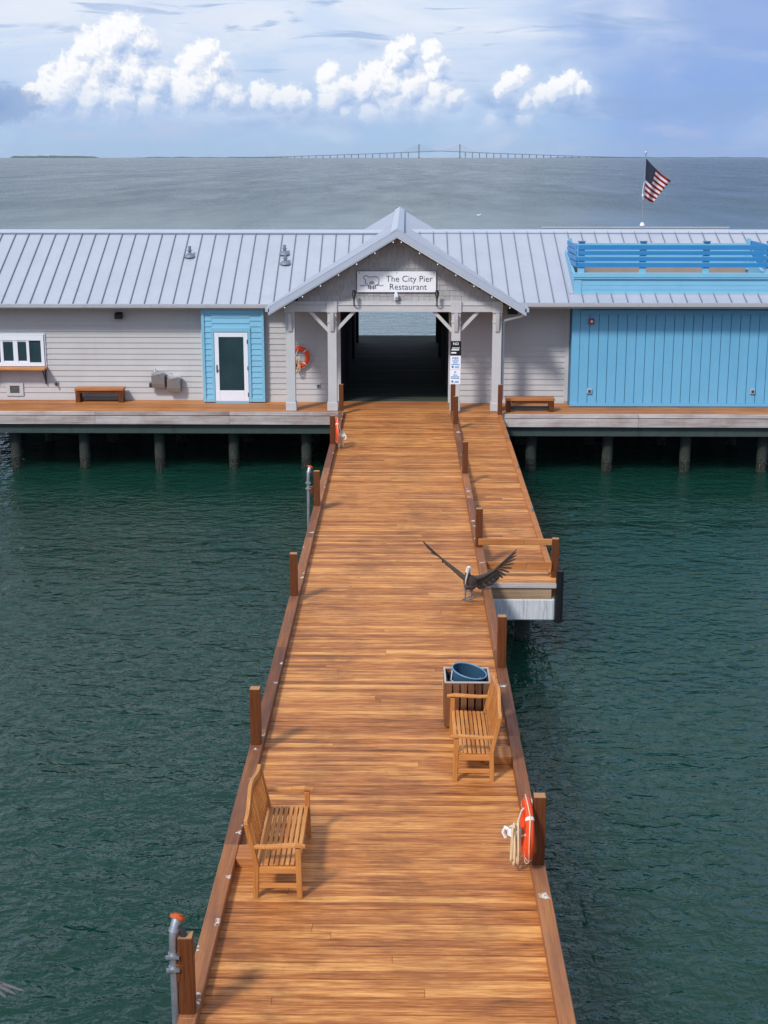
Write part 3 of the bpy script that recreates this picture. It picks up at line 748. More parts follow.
# cross gable over the passage
GX, GZ, HW, EZ = -.25, 5.53, 3.87, 3.235
slp = (GZ-EZ)/HW
def gz(x): return GZ - abs(x-GX)*slp
for sgn in (-1, 1):
    xe = GX+sgn*HW
    sh = MB().add([(GX,43.0,GZ-.05),(xe,43.0,EZ-.05),(xe,61.7,EZ-.05),(GX,61.7,GZ-.05),(GX,43.0,GZ),(xe,43.0,EZ),(xe,61.7,EZ),(GX,61.7,GZ)],
                  [(0,3,2,1),(4,5,6,7),(0,1,5,4),(1,2,6,5),(2,3,7,6),(3,0,4,7)])
    o = build('gable_roof', sh, M['roof'], B)
    rb = MB(); y = 43.5
    while y < 61.6:
        rb.bar((GX+sgn*.1, y, gz(GX+.1)+.008), (xe, y, EZ+.008), .022, .03); y += .4515
    build('standing_seam', rb, M['roof'], o)
    # rake board: deep pale metal face with a narrow bright drip below
    n = Vector((sgn*slp, 0, 1)).normalized()
    a, b = Vector((GX, 42.985, GZ+.03)), Vector((xe+sgn*.02, 42.985, EZ+.03-.02*slp))
    def band(o0, o1, y0, y1, mat, name, par):
        q = MB()
        vs = []
        for yy in (y0, y1):
            vs += [a+Vector((0,0,-o0)), b+Vector((0,0,-o0)), b+Vector((0,0,-o1)), a+Vector((0,0,-o1))]
        for i, v_ in enumerate(vs): vs[i] = Vector((v_.x, y0 if i < 4 else y1, v_.z))
        q.add(vs, [(0,1,2,3),(7,6,5,4),(0,4,5,1),(1,5,6,2),(2,6,7,3),(3,7,4,0)])
        return build(name, q, mat, par)
    rk = band(-.005, .215, 42.93, 42.995, M['rooftrim'], 'rake_board', B)
    band(.217, .245, 42.945, 42.995, M['white'], 'drip_edge', rk)
    band(-.02, .01, 42.925, 43.14, M['rooftrim'], 'rake_flashing', rk)
build('ridge_cap', MB().prism([(GX-.2, GZ-.09), (GX, GZ+.035), (GX+.2, GZ-.09), (GX+.2, GZ-.05), (GX, GZ+.075), (GX-.2, GZ-.05)], 1, 42.92, 61.75), M['rooftrim'], B)
# gable soffit under the overhang
mb = MB()
for sgn in (-1, 1):
    xe = GX+sgn*(HW-.03)
    mb.add([(GX,43.0,GZ-.2),(xe,43.0,gz(xe)-.2),(xe,45.4,gz(xe)-.2),(GX,45.4,GZ-.2),(GX,43.0,GZ-.18),(xe,43.0,gz(xe)-.18),(xe,45.4,gz(xe)-.18),(GX,45.4,GZ-.18)],
           [(0,3,2,1),(4,5,6,7),(0,1,5,4),(1,2,6,5),(2,3,7,6),(3,0,4,7)])
build('gable_soffit', mb, M['siding'], B)
# shingled gable face
mb = MB(); z = 3.385; row = 0
yf = 43.64
while z < 5.3:
    zb = z+.165; x = GX-3.9+R.uniform(0, .2)
    while x < GX+3.9:
        xb = x+R.choice((.13,.17,.2,.24))
        def inside(q): return gz(q)-.2
        x0_, x1_ = x, xb-.006
        lim = min(inside(x0_), inside(x1_)) 
        if lim > z+.02:
            zt = min(zb+.03, lim+.06); yo = R.uniform(0,.006)
            mb.add([(x0_,yf-.022-yo,z-R.uniform(0,.014)),(x1_,yf-.022-yo,z-R.uniform(0,.008)),(x1_,yf-.004-yo,zt),(x0_,yf-.004-yo,zt),(x0_,yf+.01,z),(x1_,yf+.01,z),(x1_,yf+.01,zt),(x0_,yf+.01,zt)],
                   [(0,1,2,3),(0,4,5,1),(3,2,6,7),(0,3,7,4),(1,5,6,2),(4,7,6,5)])
        x = xb
    z += .165; row += 1
gw = build('gable_wall', mb, M['shingle'], B)
build('gable_backing', MB().prism([(GX-3.5, 3.3), (GX+3.5, 3.3), (GX+3.5, gz(GX+3.5)-.19), (GX, GZ-.19), (GX-3.5, gz(GX+3.5)-.19)], 1, 43.655, 43.75), M['darkgrey'], gw)

# porch frame
PXS = (-3.53, -2.245, 1.55, 2.808)
pb = build('porch_beam', MB().box(-3.60, 2.88, 43.53, 43.79, 3.062, 3.268).box(-3.60, 2.88, 43.55, 43.77, 3.284, 3.38).box(-3.62, 2.90, 43.505, 43.80, 3.262, 3.286), M['trim'], B, bevel=.004)
for x in PXS:
    p = build('porch_post', MB().box(x-.137, x+.137, 43.512, 43.788, .0, 3.058), M['trim'], B, bevel=.006)
    build('post_base', MB().box(x-.165, x+.165, 43.48, 43.82, .005, .26), M['trim'], p, bevel=.01)
    build('post_cap', MB().box(x-.158, x+.158, 43.475, 43.825, 3.04, 3.392), M['trim'], p, bevel=.006)
    build('post_collar', MB().box(x-.15, x+.15, 43.49, 43.81, 2.74, 2.765), M['trim'], p)
    build('corbel', MB().prism([(43.508, 2.45), (43.508, 3.03), (43.36, 3.03), (43.38, 2.85), (43.43, 2.62), (43.47, 2.47)], 0, x-.055, x+.055), M['trim'], p, bevel=.004)
for x, sg in ((-2.245, -1), (-2.245, 1), (1.55, -1), (1.55, 1)):
    build('brace', MB().bar((x+sg*.10, 43.65, 2.46), (x+sg*.68, 43.65, 3.075), .10, .10, (0,1,0)), M['trim'], B)
# cross beams back to the wall
each('tie_beam', [(x-.09, x+.09, 43.83, 45.06, 3.08, 3.3) for x in PXS], M['trim'], B)
# downspout at the right porch corner
dp = MB().tube([(3.62, 43.05, 3.17), (3.62, 43.08, 3.10), (3.55, 43.15, 2.99), (3.30, 43.45, 2.88), (3.06, 43.66, 2.80), (3.01, 43.7, 2.72), (3.005, 43.7, 2.4), (3.005, 43.7, .35)], .042, 10)
build('downspout', dp, M['trim'], B, smooth=True)
each('eave_gutter', [(3.60, 3.72, 42.93, 45.2, 3.12, 3.22), (-4.23, -4.11, 42.93, 44.7, 3.12, 3.22)], M['rooftrim'], B)

# roof terrace: parapet, well and slatted railing
YF = 44.38
pz0, pz1 = 3.52, 4.05
mb = MB().box(5.3, 11.3, YF-.02, YF+.06, pz0, 3.99).box(5.22, 5.44, YF-.045, YF-.022, pz0, 3.99).box(5.45, 11.3, YF-.045, YF-.022, pz0, 3.66).box(5.45, 11.3, YF-.045, YF-.022, 3.665, 3.80).box(5.45, 11.3, YF-.04, YF-.022, 3.805, 3.92)
for xa, xb in ((5.22, 5.30), (11.12, 11.25)): mb.prism([(YF+.125, 3.45), (47.25, 3.45), (47.25, 4.72), (YF+.125, 4.04)], 0, xa, xb)
par = build('terrace_parapet', mb, M['blue'], B, bevel=.004)
build('parapet_cap', MB().box(5.18, 11.34, YF-.10, YF+.12, 4.05, 4.185).box(5.18, 11.34, YF-.08, YF+.1, 3.995, 4.045), M['blue'], par, bevel=.006)
build('terrace_floor', MB().box(5.3, 11.2, YF+.1, 47.15, 3.7, 3.75).box(5.3, 11.2, 47.0, 47.15, 3.75, 4.17), M['beige'], par)
build('well_wall', MB().box(5.3, 11.2, 47.0, 47.15, 4.172, 4.93), M['blue'], par)
build('parapet_flashing', MB().box(5.08, 11.4, YF-.16, YF-.05, 3.50, 3.555).bar((5.12, YF-.1, 3.56), (5.12, 47.2, 4.62), .14, .03), M['roof'], par)
mb = MB(); 
for z0_, z1_ in ((4.89, 5.03), (4.73, 4.85), (4.545, 4.668), (4.36, 4.49)):
    mb.box(5.30, 11.32, YF-.05, YF-.012, z0_, z1_)
    for x, s in ((5.24, 1), (11.16, 1)):
        mb.box(x-.0, x+.036, YF+.0, 46.9, z0_, z1_)
rlg = build('terrace_railing', mb, M['bluerail'], B, bevel=.004)
for x in (5.41, 7.30, 9.24, 11.18):
    build('railing_post', MB().box(x-.1, x+.1, YF-.008, YF+.07, 4.163, 5.12), M['blue'], rlg, bevel=.004)
    build('post_cap', MB().box(x-.11, x+.11, YF-.06, YF+.09, 5.122, 5.15), M['bluerail'], rlg)
for x in (5.33, 11.1):
    build('railing_post', MB().box(x-.05, x+.05, 46.8, 46.95, 4.1, 5.10), M['blue'], rlg, bevel=.004)
# low rear parapet that shows just above the ridge
build('rear_parapet', MB().box(4.85, 11.3, 50.9, 51.1, 3.5, 5.24), M['siding'], B)
build('parapet_coping', MB().box(4.8, 11.35, 50.86, 51.14, 5.242, 5.262), M['roof'], B)

# ------------------------------------------------------------------ things on the building
sg = thing('restaurant_sign', 'white sign board on the porch gable reading The City Pier Restaurant', 'sign', (-.27, 43.58, 3.66))
build('board', MB().box(-1.475, .929, 43.56, 43.6, 3.655, 4.285), M['signwhite'], sg, bevel=.006)
build('border', MB().box(-1.488, .942, 43.575, 43.605, 3.64, 3.654).box(-1.488, .942, 43.575, 43.605, 4.286, 4.30).box(-1.49, -1.476, 43.575, 43.605, 3.654, 4.286).box(.93, .944, 43.575, 43.605, 3.654, 4.286), M['darkgrey'], sg)
text_mesh('The City Pier', .262, (-.60, 43.556, 3.975), M['ink'], sg, thick=.003, offset=-.002)
text_mesh('Restaurant', .262, (-.50, 43.556, 3.735), M['ink'], sg, thick=.003, offset=-.002)
# line drawing: a scalloped cloud outline over a little pier house, waves either side
def L(px, py): return (-1.475+(px-110)/505*2.404, 43.556, 4.285-(py-70)/130*.63)
out = [(158,118),(152,110),(157,101),(168,97),(178,103),(190,109),(202,104),(212,108),(224,103),(238,106),(248,114),(251,124),(246,134),(250,143),(243,150),(232,152)]
def scal(pts):
    r = []
    for a, b in zip(pts[:-1], pts[1:]):
        for k in range(4):
            t = k/4; nx, ny = (b[1]-a[1]), -(b[0]-a[0]); s_ = math.sin(PI*t)*.16
            r.append(L(a[0]+(b[0]-a[0])*t+nx*s_, a[1]+(b[1]-a[1])*t+ny*s_))
    r.append(L(*pts[-1])); return r
lg = MB()
def line(pts, r=.0085): lg.tube(pts, r, 5)
line(scal(out)); line(scal([(158,118),(163,127),(160,138),(166,147),(178,151)]))
line([L(192,152), L(192,140), L(205,130), L(219,140), L(219,152)]); line([L(192,140), L(219,140)]); line([L(200,152),L(200,145),L(210,145),L(210,152)])
line([L(128,156), L(148,160), L(160,154), L(178,160), L(190,156)]); line([L(222,156), L(236,160), L(250,155), L(264,160), L(278,156)])
line([L(186,153), L(182,178)]); line([L(226,153), L(230,178)]); line([L(197,154), L(195,184)]); line([L(214,154), L(216,184)]); line([L(184,166), L(229,166)]); line([L(183,174), L(230,174)])
build('drawing', lg, M['ink'], sg)
build('screw', MB().blob((-1.40, 43.556, 4.24), .014, 8).blob((.86, 43.556, 4.24), .014, 8).blob((-.27, 43.556, 4.24), .014, 8), M['darkgrey'], sg)

def lamp(x, z, label):
    t = thing('gable_lamp', label, 'lamp', (x, 43.5, z), group='black gooseneck lamps under the sign')
    build('bracket', MB().tube([(x, 43.62, z-.28), (x, 43.45, z-.25), (x, 43.30, z-.1), (x, 43.28, z+.02)], .022, 8).tube([(x, 43.60, z-.28), (x, 43.635, z-.28)], .055, 10), M['black'], t, smooth=True)
    build('lamp_shade', MB().tube([(x, 43.26, z-.02), (x, 43.30, z+.06), (x, 43.36, z+.15), (x, 43.39, z+.2)], [.035, .055, .068, .04], 12), M['black'], t, smooth=True)
lamp(-1.56, 3.52, 'small black lamp below the left end of the restaurant sign')
lamp(.955, 3.52, 'small black lamp below the right end of the restaurant sign')
t = thing('security_light', 'white security light on the beam below the middle of the sign', 'light', (-.285, 43.5, 3.4))
build('housing', MB().box(-.345, -.225, 43.42, 43.52, 3.42, 3.62).tube([(-.285,43.47,3.62),(-.285,43.47,3.68)], [.05,.03], 10), M['white'], t, bevel=.012)
build('lens', MB().blob((-.285, 43.41, 3.50), .045, 10), M['bluegrey'], t, smooth=True)
build('mount', MB().box(-.31, -.26, 43.52, 43.63, 3.40, 3.46), M['darkgrey'], t)

def notice(x0, x1, z0, z1, board, inkm, label, lines, header, kind):
    t = thing('notice_board', label, 'sign', ((x0+x1)/2, 43.49, z0), group='notices on the porch post')
    y = 43.497
    build('panel', MB().box(x0, x1, y, y+.012, z0, z1), board, t)
    w = x1-x0; h = z1-z0
    text_mesh(header, h*.25, ((x0+x1)/2, y-.002, z1-h*.27), inkm, t, name='lettering', align='CENTER', thick=.002, offset=.0015)
    mb = MB()
    for (fz, fx0, fx1, th) in lines:
        mb.box(x0+w*fx0, x0+w*fx1, y-.004, y-.0005, z0+h*fz, z0+h*(fz+th))
    build('print', mb, inkm, t)
    if kind: build('emblem', MB().tube([(x0+w*.24, y-.004, z0+h*.2), (x0+w*.24, y-.0005, z0+h*.2)], w*.11, 14), M['bluerail'], t)
notice(1.385, 1.715, 1.735, 2.18, M['black'], M['signwhite'], 'black notice with white lettering, topmost on the porch post', [(.50,.15,.85,.05),(.36,.1,.8,.08),(.14,.08,.55,.10)], 'NO', None)
notice(1.38, 1.705, 1.300, 1.728, M['signwhite'], M['bluerail'], 'white notice between the black notice and the lowest notice', [(.60,.2,.8,.06),(.46,.28,.72,.06),(.34,.1,.9,.05),(.20,.45,.85,.04),(.12,.45,.85,.04)], 'PIER', True)
notice(1.375, 1.70, .840, 1.293, M['signwhite'], M['bluerail'], 'white notice lowest of the three on the porch post', [(.62,.3,.7,.05),(.50,.1,.9,.05),(.40,.1,.9,.05),(.20,.45,.85,.04),(.12,.45,.85,.04)], 'P', True)

# festoon bulbs along the rake
fl = thing('festoon_lights', 'string of tiny white bulbs hung under the porch gable edge', 'string lights', (GX, 43.0, GZ-.3))
for sgn in (-1, 1):
    pts = [(GX+sgn*(.12+.545*k), 42.96, gz(GX+.12+.545*k)-.255) for k in range(7)]
    build('cable', MB().tube(pts, .007, 5), M['black'], fl)
    for q in pts: build('bulb', MB().blob((q[0], q[1]-.01, q[2]-.02), (.022,.022,.026), 8), M['bulb'], fl, smooth=True)

t = thing('wall_floodlight', 'small black floodlight high on the grey wall left of the drinking fountains', 'light', (-9.15, 45.45, 2.74))
build('housing', MB().prism([(45.25, 2.64), (45.25, 2.80), (45.42, 2.85), (45.42, 2.64)], 0, -9.27, -9.03), M['black'], t, bevel=.01)
build('mount', MB().box(-9.2, -9.1, 45.42, 45.48, 2.68, 2.80), M['black'], t)
t = thing('speaker_box', 'black box under the gable eave beside the downspout', 'speaker', (3.37, 44.95, 2.98))
build('housing', MB().box(3.22, 3.52, 44.80, 44.98, 2.86, 3.04), M['black'], t, bevel=.012)
build('mount', MB().box(3.34, 3.40, 44.98, 45.04, 2.92, 2.98), M['darkgrey'], t)
t = thing('fire_alarm', 'small red alarm with white centre at the top of the blue wall', 'alarm', (5.79, 44.40, 2.68))
build('housing', MB().box(5.70, 5.87, 44.35, 44.43, 2.60, 2.78), M['red'], t, bevel=.015)
build('strobe', MB().box(5.76, 5.825, 44.325, 44.349, 2.65, 2.73), M['white'], t, bevel=.008)
def ebox(x, y, z, s, label, mat):
    t = thing('outlet_box', label, 'outlet', (x, y, z), group='outlet boxes on the walls')
    build('cover', MB().box(x-s, x+s, y-.06, y, z-s*1.1, z+s*1.1), mat, t, bevel=.01)
    build('socket', MB().box(x-s*.5, x+s*.5, y-.07, y-.061, z-s*.6, z+s*.5), M['darkgrey'], t)
ebox(5.80, 44.43, .50, .075, 'grey outlet box low on the blue wall near its left edge', M['bluegrey'])
ebox(10.92, 44.43, .50, .075, 'grey outlet box low on the blue wall at the far right', M['bluegrey'])
ebox(-2.78, 45.19, .53, .06, 'grey outlet box low on the wall between the left porch posts', M['bluegrey'])
t = thing('hose_tap', 'small wall tap low beside the serving counter bracket', 'tap', (-11.3, 45.47, .55))
build('flange', MB().tube([(-11.3, 45.49, .55), (-11.3, 45.44, .55)], .075, 12), M['galv'], t, smooth=True)
build('spout', MB().tube([(-11.3, 45.45, .55), (-11.3, 45.38, .55), (-11.29, 45.35, .48)], .03, 8), M['darkgrey'], t, smooth=True)

def fountain(x, z, label, arm):
    t = thing('drinking_fountain', label, 'fountain', (x, 45.3, z), group='wall drinking fountains')
    q = MB().prism([(45.50, z), (45.50, z+.42), (45.14, z+.42), (45.17, z+.14), (45.22, z)], 0, x-.215, x+.215)
    build('cabinet', q, M['steel'], t, bevel=.012)
    pts = [(x+.24*math.cos(2*PI*k/16), 45.30+.19*math.sin(2*PI*k/16)) for k in range(16)]
    q = MB().prism(pts, 2, z+.42, z+.50); build('basin', q, M['steeltop'], t, bevel=.02)
    build('spout', MB().tube([(x-.13, 45.4, z+.49), (x-.13, 45.39, z+.57), (x-.09, 45.34, z+.585)], .018, 8), M['steeltop'], t, smooth=True)
    if arm: build('push_bar', MB().box(x-.30, x-.218, 45.2, 45.33, z+.02, z+.16), M['darkgrey'], t, bevel=.01)
fountain(-7.94, .43, 'left and higher of the two steel drinking fountains on the grey wall', True)
fountain(-7.44, .30, 'right and lower of the two steel drinking fountains on the grey wall', False)

def slab_bench(x0, x1, y0, y1, h, label):
    t = thing('slab_bench', label, 'bench', ((x0+x1)/2, (y0+y1)/2, 0), group='backless timber benches by the walls')
    mb = MB(); n = 3; w = (y1-y0)/n
    for k in range(n): mb.box(x0, x1, y0+w*k+.003, y0+w*(k+1)-.003, h-.075, h)
    build('seat', mb, M['rail'], t, bevel=.005)
    for a, b in ((x0+.02, x0+.17), (x1-.17, x1-.02)): build('leg', MB().box(a, b, y0+.03, y1-.03, .0, h-.08), M['post'], t, bevel=.006)
    build('apron', MB().box(x0+.18, x1-.18, y0+.04, y0+.09, h-.15, h-.08), M['post'], t)
    build('stretcher', MB().box(x0+.17, x1-.17, (y0+y1)/2-.04, (y0+y1)/2+.04, .06, .15), M['darkgrey'], t)
slab_bench(-10.60, -9.03, 44.92, 45.36, .46, 'backless timber bench against the grey wall left of the drinking fountains')
slab_bench(3.10, 4.62, 43.38, 43.82, .42, 'backless timber bench at the terrace edge right of the ramp')

# flag pole and flag
fpz = 5.30
fpole = thing('flagpole', 'thin white flagpole rising behind the roof ridge', 'flagpole', (8.32, 51.0, fpz))
build('pole', MB().tube([(8.31, 51, 5.31), (8.335, 51, 7.76)], [.024, .017], 10), M['galv'], fpole, smooth=True)
build('finial', MB().blob((8.336, 51, 7.80), .045, 10), M['steeltop'], fpole, smooth=True)
build('base_plate', MB().tube([(8.31, 51, 5.312), (8.31, 51, 5.42)], [.09, .05], 10), M['white'], fpole)
build('halyard', MB().tube([(8.30, 50.95, 6.2), (8.27, 50.95, 6.35), (8.27, 50.95, 6.55), (8.31, 50.96, 6.8)], .012, 5).box(8.24, 8.30, 50.93, 50.97, 6.33, 6.40), M['band'], fpole)
def flag():
    A, Bq, Cq, Dq = (8.355, 7.60), (8.35, 6.26), (9.25, 6.84), (8.66, 6.09)
    nu, nv = 40, 26; vs = []; uv = []
    for i in range(nu+1):
        u = i/nu
        for j in range(nv+1):
            v = j/nv     # v=1 at the top
            tx, tz = A[0]+(Cq[0]-A[0])*u, A[1]+(Cq[1]-A[1])*u
            bx, bz = Bq[0]+(Dq[0]-Bq[0])*u, Bq[1]+(Dq[1]-Bq[1])*u
            sag = .10*math.sin(PI*u)*v
            x = bx+(tx-bx)*v; z = bz+(tz-bz)*v - sag*.6
            y = 51 + .11*u*math.sin(3.4*u*PI+1.6*v) + .5*u*(1-v)*.5
            vs.append((x+.02*math.sin(9*u+3*v)*u, y, z)); uv.append((u, v))
    fs = []
    for i in range(nu):
        for j in range(nv):
            a = i*(nv+1)+j; fs.append((a, a+nv+1, a+nv+2, a+1))
    me = bpy.data.meshes.new('flag'); me.from_pydata(vs, [], fs); me.materials.append(M['flag'])
    l = me.uv_layers.new(name='flag')
    for p in me.polygons:
        p.use_smooth = True
        for li in p.loop_indices: l.data[li].uv = uv[me.loops[li].vertex_index]
    o = bpy.data.objects.new('flag', me); C.objects.link(o)
    tag(o, 'red and white striped flag with a starred dark blue corner drooping from the pole', 'flag')
flag()

# ------------------------------------------------------------------ kerb posts
PG = 'square timber posts along the boardwalk edges'
def make_post(h, name='timber_post'):
    return MB().box(-.068, .068, -.068, .068, .0, h)
first = None
post_spots = [(-1.952, 11.40, .121, .765, 'timber post beside the tall grey standpipe at bottom left'),
 (-1.955, 17.48, .121, .775, 'left kerb post just beyond the left bench'),
 (-1.955, 24.04, .121, .765, 'left kerb post level with the spread pelican'),
 (-1.955, 30.71, .121, .785, 'timber post beside the farther grey standpipe'),
 (-1.958, 37.75, .121, .765, 'left kerb post carrying a small orange life ring near the building'),
 (-1.955, 42.98, .0, .92, 'timber post at the foot of the left inner porch post'),
 (1.465, 42.98, .0, .93, 'timber post against the notices, rearmost of the pair between boardwalk and ramp'),
 (1.47, 40.76, .121, .80, 'front post of the close pair between boardwalk and ramp'),
 (1.475, 34.1, .121, .785, 'post halfway along the ramp, on the kerb between it and the boardwalk'),
 (1.475, 27.3, .121, .785, 'post on the kerb where the ramp rails meet the boardwalk'),
 (1.478, 20.44, .121, .81, 'right kerb post behind the slatted bin'),
 (1.478, 14.25, .121, .80, 'pale-topped right kerb post carrying the big orange life ring'),
 (2.90, 42.95, .0, .92, 'timber post at the outer corner of the ramp beside the backless bench'),
 (2.925, 26.62, -.32, .80, 'outer corner post of the ramp holding the two rails')]
for i, (x, y, z, h, lab) in enumerate(post_spots):
    rz = R.uniform(-.03, .03)
    if first is None or abs(h-.765) > .0:
        o = build('timber_post', make_post(h), M['post'], bevel=.006)
    o.location = (x, y, z); o.rotation_euler = (0, 0, rz); tag(o, lab, 'post', PG)
def rail(x0, x1, y, z0, z1, label):
    o = build('ramp_rail', MB().box(x0, x0+(x1-x0)*.62, y, y+.045, z0, z1).box(x0+(x1-x0)*.62+.004, x1, y, y+.045, z0, z1), M['rail'], bevel=.005)
    tag(o, label, 'rail', 'rails across the ramp end')
rail(1.43, 2.855, 26.55, .36, .48, 'upper horizontal rail across the end of the ramp')
rail(1.575, 2.855, 26.50, -.11, .03, 'lower horizontal rail across the end of the ramp')
for x0, x1, y0, y1, lab in ((-1.855, -1.50, 14.30, 14.62, 'short timber block on the deck behind the left bench'), (1.05, 1.40, 17.10, 17.42, 'short timber block on the deck behind the right bench')):
    o = build('timber_block', MB().box(x0, x1, y0, y1, .002, .12), M['rail'], bevel=.006); tag(o, lab, 'block', 'timber blocks behind the benches')

# ------------------------------------------------------------------ benches
def make_bench(label):
    t = thing('garden_bench', label, 'bench', (0,0,0), group='slatted teak garden benches on the boardwalk')
    Lh = .705
    # facing +x: front at +.235, back at -.235
    st = MB()
    for k in range(8):
        x = .215 - .056*k
        st.add([(x-.021,-Lh+.01,.372-.006*k*.35),(x+.021,-Lh+.01,.372-.006*k*.35),(x+.021,Lh-.01,.372-.006*k*.35),(x-.021,Lh-.01,.372-.006*k*.35)]+[(x-.021,-Lh+.01,.395-.006*k*.35),(x+.021,-Lh+.01,.395-.006*k*.35),(x+.021,Lh-.01,.395-.006*k*.35),(x-.021,Lh-.01,.395-.006*k*.35)],
               [(0,3,2,1),(4,5,6,7),(0,1,5,4),(1,2,6,5),(2,3,7,6),(3,0,4,7)])
    build('seat', st, M['teak_y'], t, bevel=.004, local=True)
    fr = MB().box(.2, .232, -Lh+.06, Lh-.06, .29, .370).box(-.232, -.2, -Lh+.06, Lh-.06, .27, .350)
    for y in (-Lh+.03, 0, Lh-.03): fr.box(-.2, .2, y-.016, y+.016, .295, .352)
    build('seat_frame', fr, M['teak_y'], t, bevel=.003, local=True)
    def lean(z): return -.222 - max(0, z-.36)*.2
    def crest(y):
        a = abs(y)/Lh
        return .865 + .095*(.5+.5*math.cos(PI*min(1, a/.86)))
    # camel-back top rail
    tr = MB(); n = 22; ring = []
    for i in range(n+1):
        y = -Lh-.015 + (2*Lh+.03)*i/n; z = crest(y); x = lean(z)
        ring.append([(x-.02, y, z-.035), (x+.02, y, z-.035), (x+.02, y, z+.03), (x-.02, y, z+.03)])
    o0 = 0
    for q in ring: tr.v += [Vector(p) for p in q]
    for i in range(n):
        for k in range(4):
            l = (k+1) % 4; tr.f.append((i*4+k, i*4+l, (i+1)*4+l, (i+1)*4+k)); tr.mi.append(0)
    tr.f += [(3,2,1,0), (n*4, n*4+1, n*4+2, n*4+3)]; tr.mi += [0, 0]
    build('top_rail', tr, M['teak_y'], t, bevel=.004, local=True)
    bs = MB(); m = 17
    for i in range(m):
        y = -Lh+.09+(2*Lh-.18)*i/(m-1)
        bs.bar((lean(.46), y, .46), (lean(crest(y)-.03), y, crest(y)-.03), .036, .016, (1,0,0))
    bs.box(lean(.45)-.018, lean(.45)+.018, -Lh+.03, Lh-.03, .425, .475)
    build('backrest', bs, M['teak_z'], t, bevel=.002, local=True)
    for sy in (-1, 1):
        y = sy*(Lh-.005)
        build('leg', MB().bar((.235, y, 0), (.222, y, .57), .058, .058, (1,0,0)), M['teak_z'], t, bevel=.004, local=True)
        build('leg', MB().prism([(-.262, 0), (-.205, 0), (-.195, .38), (lean(.86)+.026, .86), (lean(.86)-.026, .86), (-.25, .40)], 1, y-.027, y+.027), M['teak_z'], t, bevel=.004, local=True)
        arm = MB(); pts = [(-.27, .575), (-.12, .572), (.05, .583), (.2, .592), (.30, .578)]; w = [.05, .058, .066, .072, .05]
        for (a, b, w0, w1) in zip(pts[:-1], pts[1:], w[:-1], w[1:]):
            arm.add([(a[0],y-w0/2,a[1]-.0),(b[0],y-w1/2,b[1]),(b[0],y+w1/2,b[1]),(a[0],y+w0/2,a[1]),(a[0],y-w0/2,a[1]+.032),(b[0],y-w1/2,b[1]+.032),(b[0],y+w1/2,b[1]+.032),(a[0],y+w0/2,a[1]+.032)],
                    [(0,3,2,1),(4,5,6,7),(0,1,5,4),(1,2,6,5),(2,3,7,6),(3,0,4,7)])
        build('arm', arm, M['teak_x'], t, bevel=.004, local=True)
        build('side_rail', MB().box(-.2, .2, y-.016, y+.016, .285, .36), M['teak_x'], t, bevel=.003, local=True)
        build('stretcher', MB().box(-.205, .205, y-.014, y+.014, .115, .165), M['teak_x'], t, bevel=.003, local=True)
    return t
bench = make_bench('left teak bench facing right across the boardwalk, its back to the left kerb')
bench.location = (-1.335, 14.36, 0)
dup(bench, (.88, 17.30, 0), PI, 'right teak bench facing left in front of the slatted bin')

# ------------------------------------------------------------------ litter bin
bn = thing('litter_bin', 'square slatted timber bin holding a blue round tub, beside the right bench', 'bin', (.87, 18.57, 0))
X0, X1, Y0, Y1, HB = .565, 1.175, 18.29, 18.86, .685
for (ax, fix, lo, hi) in ((0, Y0, X0, X1), (0, Y1, X0, X1), (1, X0, Y0, Y1), (1, X1, Y0, Y1)):
    n = 6; w = (hi-lo)/n; mb = MB()
    for k in range(n):
        a, b = lo+w*k+.011, lo+w*(k+1)-.011
        if ax == 0: mb.box(a, b, fix-.011, fix+.011, .03, HB-.02)
        else: mb.box(fix-.011, fix+.011, a, b, .03, HB-.02)
    build('slat_panel', mb, M['binwood'], bn, bevel=.003)
mb = MB()
for z in (.12, .56): mb.box(X0+.012, X1-.012, Y0+.012, Y0+.035, z, z+.06).box(X0+.012, X1-.012, Y1-.035, Y1-.012, z, z+.06).box(X0+.012, X0+.035, Y0+.036, Y1-.036, z, z+.06).box(X1-.035, X1-.012, Y0+.036, Y1-.036, z, z+.06)
mb.box(X0+.02, X1-.02, Y0+.04, Y1-.04, .03, .06)
build('frame', mb, M['darkgrey'], bn)
build('top_rim', MB().box(X0-.012, X1+.012, Y0-.014, Y0+.014, HB-.018, HB+.004).box(X0-.012, X1+.012, Y1-.014, Y1+.014, HB-.018, HB+.004).box(X0-.012, X0+.014, Y0+.016, Y1-.016, HB-.018, HB+.004).box(X1-.014, X1+.012, Y0+.016, Y1-.016, HB-.018, HB+.004), M['greywood'], bn, bevel=.003)
cx, cy = .905, 18.58
tilt = Matrix.Translation((cx, cy, HB+.05)) @ Matrix.Rotation(math.radians(13), 4, 'Y') @ Matrix.Rotation(math.radians(4), 4, 'X')
n = 28
def ringpts(r, z): return [tilt @ Vector((r*math.cos(2*PI*k/n), r*math.sin(2*PI*k/n), z)) for k in range(n)]
tub = MB(); lv = [(.245,.0),(.238,-.2),(.215,-.45),(.2,-.5)]
lvi = [(.236,.0),(.228,-.2),(.205,-.44)]
rows = [ringpts(*q) for q in lv] ; rin = [ringpts(*q) for q in lvi]
allr = list(reversed(rows)) + rin
allr = [r + [r[0]] for r in allr]
tub.grid(allr); c0 = len(tub.v); 
tub.add(rin[-1], [tuple(range(n))])
tb = build('tub', tub, M['tub'], bn, smooth=True)
build('tub_rim', MB().tube(ringpts(.243, .002), .011, 8, closed=True), M['tubrim'], tb, smooth=True)
